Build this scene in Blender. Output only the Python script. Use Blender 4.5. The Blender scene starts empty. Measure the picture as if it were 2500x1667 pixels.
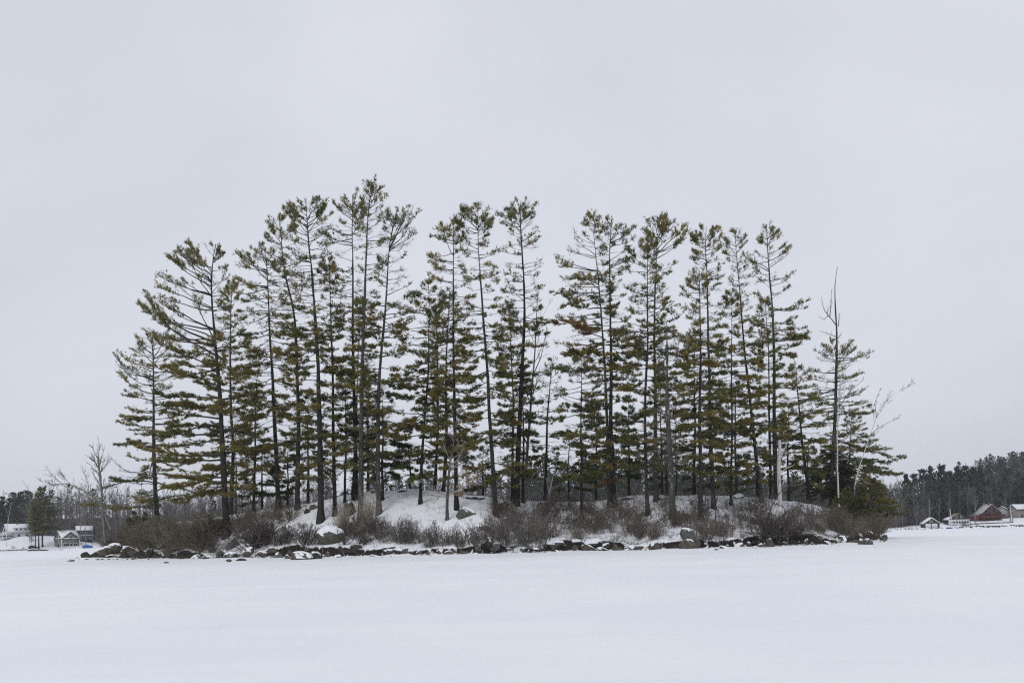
import bpy, math, random
import numpy as np

# ------------------------------------------------------------------ camera
SC = bpy.context.scene
EYE, FPX, CX, CY, ROLL = 1.45, 2430.0, 1250.0, 1307.0, math.radians(1.4)
cam = bpy.data.cameras.new('camera')
cam.sensor_width = 36.0
cam.lens = FPX / 2500.0 * 36.0
cam.shift_y = (CY - 833.5) / 2500.0
cam.clip_start, cam.clip_end = 0.1, 6000.0
camo = bpy.data.objects.new('camera', cam)
camo.location = (0, 0, EYE)
camo.rotation_euler = (math.pi / 2, ROLL, 0)
SC.collection.objects.link(camo)
SC.camera = camo

# ------------------------------------------------------------------ overcast sky
SUN_EL, SUN_AZ = math.radians(42), math.radians(215)     # azimuth clockwise from +Y: behind the camera, to its left
W = bpy.data.worlds.new('World')
SC.world = W
W.use_nodes = True
nt = W.node_tree
for n in list(nt.nodes):
    nt.nodes.remove(n)
wo = nt.nodes.new('ShaderNodeOutputWorld')
bg = nt.nodes.new('ShaderNodeBackground')
sky = nt.nodes.new('ShaderNodeTexSky')
sky.sky_type = 'NISHITA'
sky.sun_disc = False
sky.sun_elevation = SUN_EL
sky.sun_rotation = SUN_AZ
sky.air_density, sky.dust_density, sky.ozone_density = 1.0, 3.0, 1.0
tc = nt.nodes.new('ShaderNodeTexCoord')
mp = nt.nodes.new('ShaderNodeMapping')
mp.inputs['Scale'].default_value = (1.0, 1.0, 2.2)
ns = nt.nodes.new('ShaderNodeTexNoise')
ns.inputs['Scale'].default_value = 1.5
ns.inputs['Detail'].default_value = 4.0
ns.inputs['Roughness'].default_value = 0.48
ns.inputs['Distortion'].default_value = 0.3
rp = nt.nodes.new('ShaderNodeValToRGB')
rp.color_ramp.elements[0].position = 0.33
rp.color_ramp.elements[0].color = (6.2, 6.47, 7.25, 1)
rp.color_ramp.elements[1].position = 0.66
rp.color_ramp.elements[1].color = (7.4, 7.64, 8.36, 1)
mx = nt.nodes.new('ShaderNodeMix')
mx.data_type = 'RGBA'
mx.inputs['Factor'].default_value = 0.96        # a closed cloud deck over the clear sky
nt.links.new(tc.outputs['Generated'], mp.inputs['Vector'])
nt.links.new(mp.outputs['Vector'], ns.inputs['Vector'])
nt.links.new(ns.outputs['Fac'], rp.inputs['Fac'])
nt.links.new(sky.outputs['Color'], mx.inputs['A'])
nt.links.new(rp.outputs['Color'], mx.inputs['B'])
nt.links.new(mx.outputs['Result'], bg.inputs['Color'])
bg.inputs['Strength'].default_value = 0.1
nt.links.new(bg.outputs['Background'], wo.inputs['Surface'])

sun = bpy.data.lights.new('sun', 'SUN')
sun.energy = 0.9
sun.angle = math.radians(25)
sun.color = (1.0, 0.97, 0.93)
suno = bpy.data.objects.new('sun', sun)
suno.rotation_euler = (math.pi / 2 - SUN_EL, 0, -SUN_AZ + math.pi)
SC.collection.objects.link(suno)

SC.view_settings.view_transform = 'Standard'
SC.view_settings.look = 'None'
SC.view_settings.exposure = 0.0
SC.view_settings.gamma = 1.0
SC.view_settings.use_curve_mapping = False
SC.cycles.max_bounces = 5
SC.cycles.diffuse_bounces = 3
SC.cycles.volume_bounces = 0
SC.cycles.use_denoising = False
SC.cycles.pixel_filter_type = 'BLACKMAN_HARRIS'
SC.cycles.filter_width = 1.2

# ------------------------------------------------------------------ helpers
RNG = np.random.default_rng(7)
COL = SC.collection


def ray(px, py):
    u, v = (px - CX) / FPX, -(py - CY) / FPX
    return u * math.cos(ROLL) + v * math.sin(ROLL), -u * math.sin(ROLL) + v * math.cos(ROLL)


def at(px, py, Y):
    x, z = ray(px, py)
    return np.array([x * Y, Y, EYE + z * Y])


def vnoise(x, y, seed=0):
    x, y = np.asarray(x, float), np.asarray(y, float)
    xi, yi = np.floor(x).astype(np.int64), np.floor(y).astype(np.int64)
    fx, fy = x - xi, y - yi
    fx, fy = fx * fx * (3 - 2 * fx), fy * fy * (3 - 2 * fy)

    def h(a, b):
        n = (a * 374761393 + b * 668265263 + seed * 974711) & 0xffffffff
        n = ((n ^ (n >> 13)) * 1274126177) & 0xffffffff
        n = n ^ (n >> 16)
        return (n & 0xffff) / 65535.0
    a, b, c, d = h(xi, yi), h(xi + 1, yi), h(xi, yi + 1), h(xi + 1, yi + 1)
    return (a * (1 - fx) + b * fx) * (1 - fy) + (c * (1 - fx) + d * fx) * fy


def fbm(x, y, seed=0, o=4):
    s, a, t = 0.0, 1.0, 0.0
    for i in range(o):
        s = s + a * vnoise(x * 2 ** i, y * 2 ** i, seed + i)
        t += a
        a *= 0.5
    return s / t - 0.5


def sstep(a, b, x):
    t = np.clip((x - a) / (b - a), 0, 1)
    return t * t * (3 - 2 * t)


def build(name, V, polys, mat=None, parent=None, col=None, smooth=False):
    """polys: list of integer arrays [n, k]; V: [m, 3]. One mesh object."""
    V = np.asarray(V, np.float32).reshape(-1, 3)
    polys = [np.asarray(p, np.int32) for p in polys if len(p)]
    me = bpy.data.meshes.new(name)
    me.vertices.add(len(V))
    me.vertices.foreach_set('co', V.ravel())
    loops = np.concatenate([p.ravel() for p in polys])
    tot = np.concatenate([np.full(len(p), p.shape[1], np.int32) for p in polys])
    start = np.concatenate([[0], np.cumsum(tot)[:-1]]).astype(np.int32)
    me.loops.add(len(loops))
    me.loops.foreach_set('vertex_index', loops)
    me.polygons.add(len(tot))
    me.polygons.foreach_set('loop_start', start)
    me.polygons.foreach_set('loop_total', tot)
    if smooth:
        me.polygons.foreach_set('use_smooth', np.ones(len(tot), bool))
    me.update(calc_edges=True)
    if col is not None:
        a = me.color_attributes.new('tint', 'FLOAT_COLOR', 'POINT')
        c = np.ones((len(V), 4), np.float32)
        c[:, :3] = col
        a.data.foreach_set('color', c.ravel())
    if mat is not None:
        me.materials.append(mat)
    o = bpy.data.objects.new(name, me)
    COL.objects.link(o)
    if parent is not None:
        o.parent = parent
    return o


def tag(o, label=None, cat=None, group=None, kind=None):
    if label:
        o['label'] = label
    if cat:
        o['category'] = cat
    if group:
        o['group'] = group
    if kind:
        o['kind'] = kind
    return o


def empty(name, loc, rz=0.0):
    o = bpy.data.objects.new(name, None)
    o.location = [float(c) for c in loc]
    o.rotation_euler = (0, 0, rz)
    o.empty_display_size = 0.3
    COL.objects.link(o)
    return o


def unit(v):
    return v / np.maximum(np.linalg.norm(v, axis=-1, keepdims=True), 1e-9)


def tubes(P, R, n=4):
    """P [N,K,3], R [N,K] -> vertices, quads (open tubes)."""
    P, R = np.asarray(P, float), np.asarray(R, float)
    N, K, _ = P.shape
    T = np.empty_like(P)
    T[:, 1:-1] = P[:, 2:] - P[:, :-2]
    T[:, 0] = P[:, 1] - P[:, 0]
    T[:, -1] = P[:, -1] - P[:, -2]
    T = unit(T)
    mean = unit(P[:, -1] - P[:, 0])
    ref = np.where(np.abs(mean[:, 2:3]) > 0.8, np.array([[1.0, 0.2, 0]]), np.array([[0, 0.1, 1.0]]))
    U = unit(np.cross(T, ref[:, None, :]))
    Wv = np.cross(T, U)
    a = np.arange(n) * 2 * math.pi / n
    V = P[:, :, None, :] + R[:, :, None, None] * (np.cos(a)[None, None, :, None] * U[:, :, None, :] + np.sin(a)[None, None, :, None] * Wv[:, :, None, :])
    idx = np.arange(N * K * n).reshape(N, K, n)
    A, B = idx[:, :-1, :], idx[:, 1:, :]
    Q = np.stack([A, np.roll(A, -1, 2), np.roll(B, -1, 2), B], -1).reshape(-1, 4)
    return V.reshape(-1, 3), Q


def blades(base, tip, width, rng):
    """Flat tapering leaf or needle-bundle triangles."""
    base, tip = np.asarray(base, float), np.asarray(tip, float)
    d = tip - base
    s = unit(np.cross(d, rng.normal(size=d.shape))) * np.asarray(width)[..., None] * 0.5
    V = np.stack([base - s, base + s, tip], 1).reshape(-1, 3)
    F = np.arange(len(V)).reshape(-1, 3)
    return V, F


def leaf_quads(base, tip, width, rng):
    """Diamond-shaped leaf sprays."""
    d = tip - base
    s = unit(np.cross(d, rng.normal(size=d.shape))) * np.asarray(width)[..., None] * 0.5
    mid = base + d * 0.55
    V = np.stack([base, mid + s, tip, mid - s], 1).reshape(-1, 3)
    return V, np.arange(len(V)).reshape(-1, 4)


class Acc:
    """Collects shapes that make up ONE part."""
    def __init__(self):
        self.V, self.F, self.C, self.n = [], [], [], 0

    def add(self, V, F, c=None):
        if len(V) == 0:
            return
        self.V.append(V)
        self.F.append(F + self.n)
        if c is not None:
            c = np.asarray(c, float)
            self.C.append(np.broadcast_to(c, (len(V), 3)) if c.ndim == 1 else c)
        self.n += len(V)

    def out(self, name, mat, parent=None, smooth=False):
        if not self.V:
            return None
        t = [f for f in self.F if f.shape[1] == 3]
        q = [f for f in self.F if f.shape[1] == 4]
        polys = ([np.concatenate(t)] if t else []) + ([np.concatenate(q)] if q else [])
        return build(name, np.concatenate(self.V), polys, mat, parent, np.concatenate(self.C) if self.C else None, smooth)


# ------------------------------------------------------------------ materials
def new_mat(name, rough=0.85, spec=0.25):
    m = bpy.data.materials.new(name)
    m.use_nodes = True
    b = m.node_tree.nodes['Principled BSDF']
    b.inputs['Roughness'].default_value = rough
    b.inputs['Specular IOR Level'].default_value = spec
    return m, m.node_tree, b


def noise(t, scale, detail=4.0, vec=None, rough=0.55):
    n = t.nodes.new('ShaderNodeTexNoise')
    n.inputs['Scale'].default_value = scale
    n.inputs['Detail'].default_value = detail
    n.inputs['Roughness'].default_value = rough
    if vec is not None:
        t.links.new(vec, n.inputs['Vector'])
    return n.outputs['Fac']


def ramp(t, fac, stops):
    r = t.nodes.new('ShaderNodeValToRGB')
    e = r.color_ramp.elements
    while len(e) > 1:
        e.remove(e[-1])
    e[0].position, e[0].color = stops[0][0], (*stops[0][1], 1)
    for p, c in stops[1:]:
        x = e.new(p)
        x.color = (*c, 1)
    t.links.new(fac, r.inputs['Fac'])
    return r.outputs['Color']


def mixc(t, fac, a, b, mode='MIX'):
    n = t.nodes.new('ShaderNodeMix')
    n.data_type = 'RGBA'
    n.blend_type = mode
    for s, v in (('Factor', fac), ('A', a), ('B', b)):
        if hasattr(v, 'links'):
            t.links.new(v, n.inputs[s])
        elif isinstance(v, (int, float)):
            n.inputs[s].default_value = v
        else:
            n.inputs[s].default_value = (*v, 1)
    return n.outputs['Result']


def math_n(t, op, a, b=None, clamp=False):
    n = t.nodes.new('ShaderNodeMath')
    n.operation = op
    n.use_clamp = clamp
    for i, v in enumerate((a, b)):
        if v is None:
            continue
        if hasattr(v, 'links'):
            t.links.new(v, n.inputs[i])
        else:
            n.inputs[i].default_value = v
    return n.outputs[0]


def bump(t, b, h, strength, dist):
    n = t.nodes.new('ShaderNodeBump')
    n.inputs['Strength'].default_value = strength
    n.inputs['Distance'].default_value = dist
    t.links.new(h, n.inputs['Height'])
    t.links.new(n.outputs['Normal'], b.inputs['Normal'])


def coords(t, out='Object', scale=(1, 1, 1)):
    c = t.nodes.new('ShaderNodeTexCoord')
    m = t.nodes.new('ShaderNodeMapping')
    m.inputs['Scale'].default_value = scale
    t.links.new(c.outputs[out], m.inputs['Vector'])
    return m.outputs['Vector']


SNOW = ((0.785, 0.81, 0.85), (0.85, 0.87, 0.895))


def snow_mat():
    m, t, b = new_mat('snow', 0.75, 0.2)
    v = coords(t, 'Object')
    f = noise(t, 0.12, 6, v)
    t.links.new(ramp(t, f, [(0.35, SNOW[0]), (0.65, SNOW[1])]), b.inputs['Base Color'])
    w = coords(t, 'Object', (0.35, 1.6, 1))
    h = math_n(t, 'ADD', math_n(t, 'MULTIPLY', noise(t, 0.35, 5, w), 1.0), math_n(t, 'MULTIPLY', noise(t, 9.0, 4, v), 0.10))
    bump(t, b, h, 0.36, 0.25)
    return m


def island_mat():
    """Snow where it can lie; peat and root mat on the cut bank; scattered litter and needles through the snow."""
    m, t, b = new_mat('island_snow_and_soil', 0.85, 0.2)
    v = coords(t, 'Object')
    g = t.nodes.new('ShaderNodeNewGeometry')
    sx = t.nodes.new('ShaderNodeSeparateXYZ')
    t.links.new(g.outputs['Normal'], sx.inputs['Vector'])
    slope = math_n(t, 'ADD', sx.outputs['Z'], math_n(t, 'MULTIPLY', math_n(t, 'SUBTRACT', noise(t, 1.6, 4, v), 0.5), 0.35))
    bare = math_n(t, 'MULTIPLY', math_n(t, 'SUBTRACT', 0.80, slope), 9.0, True)
    at_ = t.nodes.new('ShaderNodeAttribute')
    at_.attribute_name = 'tint'
    sep = t.nodes.new('ShaderNodeSeparateColor')
    t.links.new(at_.outputs['Color'], sep.inputs['Color'])
    lit = math_n(t, 'MULTIPLY', math_n(t, 'SUBTRACT', math_n(t, 'ADD', noise(t, 5.5, 6, v, 0.75), math_n(t, 'ADD', math_n(t, 'MULTIPLY', sep.outputs['Red'], 0.26), math_n(t, 'MULTIPLY', math_n(t, 'SUBTRACT', noise(t, 0.55, 4, v), 0.5), 0.7))), 0.70), 10.0, True)
    soil = ramp(t, noise(t, 3.0, 6, v), [(0.3, (0.010, 0.008, 0.0065)), (0.7, (0.032, 0.025, 0.019))])
    litter = ramp(t, noise(t, 7.0, 5, v), [(0.3, (0.03, 0.022, 0.014)), (0.7, (0.11, 0.082, 0.05))])
    snow = ramp(t, noise(t, 0.5, 5, v), [(0.35, SNOW[0]), (0.65, SNOW[1])])
    c = mixc(t, lit, snow, litter)
    c = mixc(t, bare, c, soil)
    t.links.new(c, b.inputs['Base Color'])
    h = math_n(t, 'ADD', noise(t, 1.3, 5, v), math_n(t, 'MULTIPLY', noise(t, 12.0, 4, v), 0.15))
    bump(t, b, h, 0.5, 0.2)
    return m


def bark_mat(name, dark, light, lichen, lamount):
    m, t, b = new_mat(name, 0.95, 0.1)
    v = coords(t, 'Object', (6, 6, 1.1))
    f = noise(t, 1.6, 6, v, 0.65)
    c = ramp(t, f, [(0.32, dark), (0.68, light)])
    v2 = coords(t, 'Object', (1, 1, 0.7))
    l = math_n(t, 'MULTIPLY', math_n(t, 'SUBTRACT', noise(t, 2.6, 6, v2, 0.7), 1.0 - lamount), 12.0, True)
    t.links.new(mixc(t, l, c, lichen), b.inputs['Base Color'])
    bump(t, b, f, 0.8, 0.05)
    return m


def tint_mat(name, rough=0.7, spec=0.2, var=0.25, translucent=0.0):
    m, t, b = new_mat(name, rough, spec)
    a = t.nodes.new('ShaderNodeAttribute')
    a.attribute_name = 'tint'
    v = coords(t, 'Object')
    f = noise(t, 1.2, 3, v)
    k = t.nodes.new('ShaderNodeMapRange')
    k.inputs['To Min'].default_value = 1.0 - var
    k.inputs['To Max'].default_value = 1.0 + var
    t.links.new(f, k.inputs['Value'])
    c = mixc(t, 1.0, a.outputs['Color'], k.outputs['Result'], 'MULTIPLY')
    t.links.new(c, b.inputs['Base Color'])
    if translucent:
        tr = t.nodes.new('ShaderNodeBsdfTranslucent')
        t.links.new(c, tr.inputs['Color'])
        ms = t.nodes.new('ShaderNodeMixShader')
        ms.inputs['Fac'].default_value = translucent
        t.links.new(b.outputs['BSDF'], ms.inputs[1])
        t.links.new(tr.outputs['BSDF'], ms.inputs[2])
        t.links.new(ms.outputs['Shader'], t.nodes['Material Output'].inputs['Surface'])
    return m


def plain(name, c, rough=0.8, spec=0.25, var=0.15, scale=3.0, bstr=0.0):
    m, t, b = new_mat(name, rough, spec)
    v = coords(t, 'Object')
    f = noise(t, scale, 5, v)
    lo, hi = tuple(x * (1 - var) for x in c), tuple(min(1, x * (1 + var)) for x in c)
    t.links.new(ramp(t, f, [(0.3, lo), (0.7, hi)]), b.inputs['Base Color'])
    if bstr:
        bump(t, b, f, bstr, 0.05)
    return m


def rock_mat(name, a, bcol, moss):
    m, t, b = new_mat(name, 0.9, 0.15)
    v = coords(t, 'Object')
    f = noise(t, 2.2, 7, v, 0.65)
    c = ramp(t, f, [(0.28, a), (0.72, bcol)])
    l = math_n(t, 'MULTIPLY', math_n(t, 'SUBTRACT', noise(t, 4.0, 5, v, 0.7), 0.58), 9.0, True)
    t.links.new(mixc(t, math_n(t, 'MULTIPLY', l, 0.7), c, moss), b.inputs['Base Color'])
    bump(t, b, f, 0.8, 0.12)
    return m


M = {}
M['snow'] = snow_mat()
M['island'] = island_mat()
M['snowcap'] = plain('snow_cap', (0.81, 0.83, 0.865), 0.75, 0.2, 0.04, 2.0, 0.2)
M['bark_dark'] = bark_mat('dark_pine_bark', (0.013, 0.012, 0.011), (0.042, 0.038, 0.034), (0.19, 0.20, 0.17), 0.30)
M['bark_mid'] = bark_mat('pine_bark', (0.020, 0.018, 0.017), (0.066, 0.060, 0.054), (0.24, 0.25, 0.21), 0.36)
M['bark_grey'] = bark_mat('lichen_grey_bark', (0.036, 0.034, 0.032), (0.11, 0.106, 0.098), (0.30, 0.31, 0.265), 0.42)
M['bark_dead'] = bark_mat('weathered_wood', (0.12, 0.112, 0.10), (0.27, 0.26, 0.235), (0.33, 0.33, 0.30), 0.30)
M['birch'] = bark_mat('birch_bark', (0.42, 0.42, 0.42), (0.68, 0.68, 0.68), (0.10, 0.095, 0.09), 0.33)
M['twig'] = tint_mat('twig_wood', 0.9, 0.1, 0.3)
M['needle'] = tint_mat('pine_needles', 0.6, 0.25, 0.28, 0.45)
M['leaf'] = tint_mat('withered_leaves', 0.75, 0.2, 0.3, 0.25)
M['rock_a'] = rock_mat('grey_granite', (0.045, 0.045, 0.043), (0.15, 0.148, 0.138), (0.10, 0.105, 0.075))
M['rock_b'] = rock_mat('brown_stone', (0.038, 0.033, 0.027), (0.145, 0.128, 0.102), (0.085, 0.082, 0.055))
M['rock_c'] = rock_mat('dark_wet_stone', (0.02, 0.018, 0.016), (0.075, 0.066, 0.055), (0.07, 0.07, 0.045))
M['rock_m'] = rock_mat('mossy_stone', (0.055, 0.055, 0.042), (0.15, 0.15, 0.115), (0.085, 0.095, 0.045))

# ------------------------------------------------------------------ island terrain (heights in metres)
SHORE_PX = [(190, 1364), (266, 1364), (330, 1365), (400, 1366), (480, 1366.5), (560, 1367), (700, 1364), (900, 1361), (1150, 1357),
            (1300, 1351), (1480, 1347), (1700, 1343), (1850, 1337), (2000, 1333), (2100, 1326), (2165, 1316)]
_s = []
for _px, _py in SHORE_PX:
    _x, _z = ray(_px, _py)
    _Y = -EYE / _z
    _s.append((_x * _Y, _Y))
_s = np.array(_s)
XL, XR = _s[0, 0], _s[-1, 0]
CREST_PX = [(190, 1340), (260, 1318), (330, 1296), (420, 1276), (560, 1258), (700, 1238), (780, 1223), (900, 1201), (1000, 1192), (1100, 1203), (1200, 1213),
            (1300, 1223), (1450, 1224), (1530, 1213), (1600, 1208), (1800, 1210), (1900, 1221), (2000, 1232), (2070, 1258), (2120, 1285), (2165, 1305)]
DC = 15.0


def front(X):
    return np.interp(X, _s[:, 0], _s[:, 1])


_c = []
for _px, _py in CREST_PX:
    _Y = 95.0
    for _i in range(6):
        _p = at(_px, _py, _Y)
        _Y = front(_p[0]) + DC
    _c.append((_p[0], _p[2]))
_c = np.array(_c)


def terr(X, Y):
    X, Y = np.asarray(X, float), np.asarray(Y, float)
    d = Y - front(X) + 1.1 * fbm(X * 0.22, Y * 0.22, 11, 3)
    e = sstep(XL - 0.5, XL + 5, X) * (1 - sstep(XR - 4, XR + 0.5, X))
    H = np.interp(X, _c[:, 0], _c[:, 1]) * np.clip(e * 1.3, 0, 1)
    b = np.minimum(0.92, H * 0.8) * (0.15 + 1.25 * vnoise(X * 0.5, Y * 0.1, 5))
    b = np.clip(b, 0.08, 1.2)
    bank = -0.35 + 0.40 * sstep(-0.6, 0.2, d) + b * sstep(1.5, 1.95, d + 0.9 * fbm(X * 0.9, Y * 0.9, 3, 3))
    up = np.clip((d - 2.0) / (DC - 2.0), 0, 1)
    up = 0.55 * up + 0.45 * up * up * (3 - 2 * up)
    down = 1 - sstep(DC + 1, DC + 22, d)
    z = bank + np.maximum(H - b - 0.05, 0) * up
    z = (z + 0.35) * down * np.where(e > 0, 1, 0) * sstep(0, 0.25, e) - 0.35
    z = z + (0.34 * fbm(X * 0.45, Y * 0.45, 21, 4) + 0.10 * fbm(X * 1.9, Y * 1.9, 33, 3)) * sstep(1.0, 4.0, d) * e
    return z


def hit(px, py, lo=-2.0, hi=DC + 1.0):
    """Where the sight line through a pixel meets the island; None if it passes over the crest."""
    x, z = ray(px, py)
    f = front(x * 90)
    for _ in range(4):
        f = front(x * f)
    Y = np.arange(f + lo, f + hi, 0.05)
    below = EYE + z * Y <= np.maximum(terr(x * Y, Y), 0.0)
    i = int(np.argmax(below))
    if not below[i]:
        return None
    return np.array([x * Y[i], Y[i], float(terr(x * Y[i], Y[i]))])


def ground(X, Y):
    return float(max(terr(X, Y), 0.0))


xs = np.linspace(XL - 3, XR + 3, 360)
t_ = np.linspace(0, 1, 165)
ds = -3 + 46 * t_ ** 1.45
GX = np.repeat(xs[:, None], len(ds), 1)
GY = front(GX) + ds[None, :]
GZ = terr(GX, GY)
idx = np.arange(GX.size).reshape(GX.shape)
Q = np.stack([idx[:-1, :-1], idx[1:, :-1], idx[1:, 1:], idx[:-1, 1:]], -1).reshape(-1, 4)
# share of litter showing through the snow: little on the open knoll, more in the brush and under the left thicket
pxs = GX / GY * FPX + CX
lit = np.interp(pxs, [150, 300, 700, 820, 900, 1150, 1230, 1320, 1900, 2100], [0.95, 1.0, 0.65, 0.38, 0.12, 0.12, 0.5, 0.65, 0.6, 0.9])
tint = np.stack([lit, lit, lit], -1).reshape(-1, 3)
isl = build('island_ground', np.stack([GX, GY, GZ], -1), [Q], M['island'], col=tint, smooth=True)
tag(isl, 'low snowy island mound with a dark cut bank', kind='structure')

# ------------------------------------------------------------------ frozen lake: one sheet out to the horizon
lx = np.concatenate([-np.geomspace(700, 60, 14), np.linspace(-55, 60, 150), np.geomspace(65, 700, 14)])
ly = np.concatenate([[-150, -60, -10], np.linspace(-2, 130, 170), np.geomspace(136, 900, 22)])
LX, LY = np.meshgrid(lx, ly, indexing='ij')
near = sstep(3, 12, LY) * (1 - sstep(100, 130, LY)) * (np.abs(LX) < 62)
LZ = near * (0.07 * fbm(LX * 0.05, LY * 0.11, 71, 4) + 0.03 * fbm(LX * 0.3, LY * 0.6, 72, 3))
fd = LY - front(LX)
inside = (LX > XL - 2) & (LX < XR + 2)
LZ = LZ + np.where(inside, 0.13 * np.exp(-((fd + 0.2) / 1.1) ** 2) * (0.4 + 1.2 * vnoise(LX * 0.5, LY * 0.5, 8)), 0)
LZ = LZ - np.where(inside, 0.05 * np.exp(-((fd + 7.5) / 3.0) ** 2), 0)
idx = np.arange(LX.size).reshape(LX.shape)
Q = np.stack([idx[:-1, :-1], idx[1:, :-1], idx[1:, 1:], idx[:-1, 1:]], -1).reshape(-1, 4)
lake = build('frozen_lake', np.stack([LX, LY, LZ], -1), [Q], M['snow'], smooth=True)
tag(lake, 'flat frozen lake under smooth white snow', kind='structure')

# ------------------------------------------------------------------ far shore ground and wooded hill


def far_front(X):
    return 388 + 3.0 * fbm(np.asarray(X) * 0.03, np.asarray(X) * 0 + 1.0, 91, 3) * 2


def far_z(X, Y):
    X, Y = np.asarray(X, float), np.asarray(Y, float)
    d = Y - far_front(X)
    bench = np.interp(X, [-230, -195, -165, -120, 0, 150, 175, 205, 240], [6.6, 6.2, 1.4, 1.3, 1.6, 0.9, 2.4, 3.6, 4.2])
    z = -0.4 + 0.9 * sstep(-1.0, 1.6, d) + np.maximum(bench - 0.5, 0) * sstep(2, 24, d)
    z = z + 62 * sstep(30, 110, d) * np.interp(X, [-240, -150, -60, 60, 150, 260], [0.13, 0.18, 0.27, 0.28, 0.10, 0.12]) * (1 - 0.8 * sstep(120, 240, d))
    z = z + 29 * sstep(252, 328, X) * sstep(60, 240, d) + 1.0 * fbm(X * 0.06, Y * 0.06, 44, 3) * sstep(5, 30, d)
    return z


fx = np.linspace(-420, 460, 300)
fd_ = np.concatenate([np.linspace(-3, 30, 44), np.linspace(33, 330, 70)])
FX = np.repeat(fx[:, None], len(fd_), 1)
FY = far_front(FX) + fd_[None, :]
FZ = far_z(FX, FY)
idx = np.arange(FX.size).reshape(FX.shape)
Q = np.stack([idx[:-1, :-1], idx[1:, :-1], idx[1:, 1:], idx[:-1, 1:]], -1).reshape(-1, 4)
# woodland floor (leaf litter) beyond the cleared snowy strip along the water
open_d = np.interp(fx, [-420, -235, -160, -130, 140, 155, 230, 460], [34, 34, 30, 10, 10, 14, 36, 36])
woods = sstep(-4, 5, fd_[None, :] - open_d[:, None] + 5 * fbm(FX * 0.12, FY * 0.12, 17, 3))
tint = np.repeat(woods.reshape(-1, 1), 3, 1)


def far_mat():
    m, t, b = new_mat('far_shore_snow_and_litter', 0.9, 0.1)
    a = t.nodes.new('ShaderNodeAttribute')
    a.attribute_name = 'tint'
    v = coords(t, 'Object')
    n = noise(t, 0.35, 5, v)
    s = ramp(t, n, [(0.3, SNOW[0]), (0.7, SNOW[1])])
    l = ramp(t, noise(t, 0.6, 6, v), [(0.3, (0.035, 0.030, 0.026)), (0.7, (0.075, 0.066, 0.058))])
    t.links.new(mixc(t, a.outputs['Fac'], s, l), b.inputs['Base Color'])
    bump(t, b, n, 0.4, 0.4)
    return m


M['far'] = far_mat()
far = build('far_shore_terrain', np.stack([FX, FY, FZ], -1), [Q], M['far'], col=tint, smooth=True)
tag(far, 'far lake shore, snowy bank rising into wooded hillside', kind='structure')

# ------------------------------------------------------------------ pines


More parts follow.
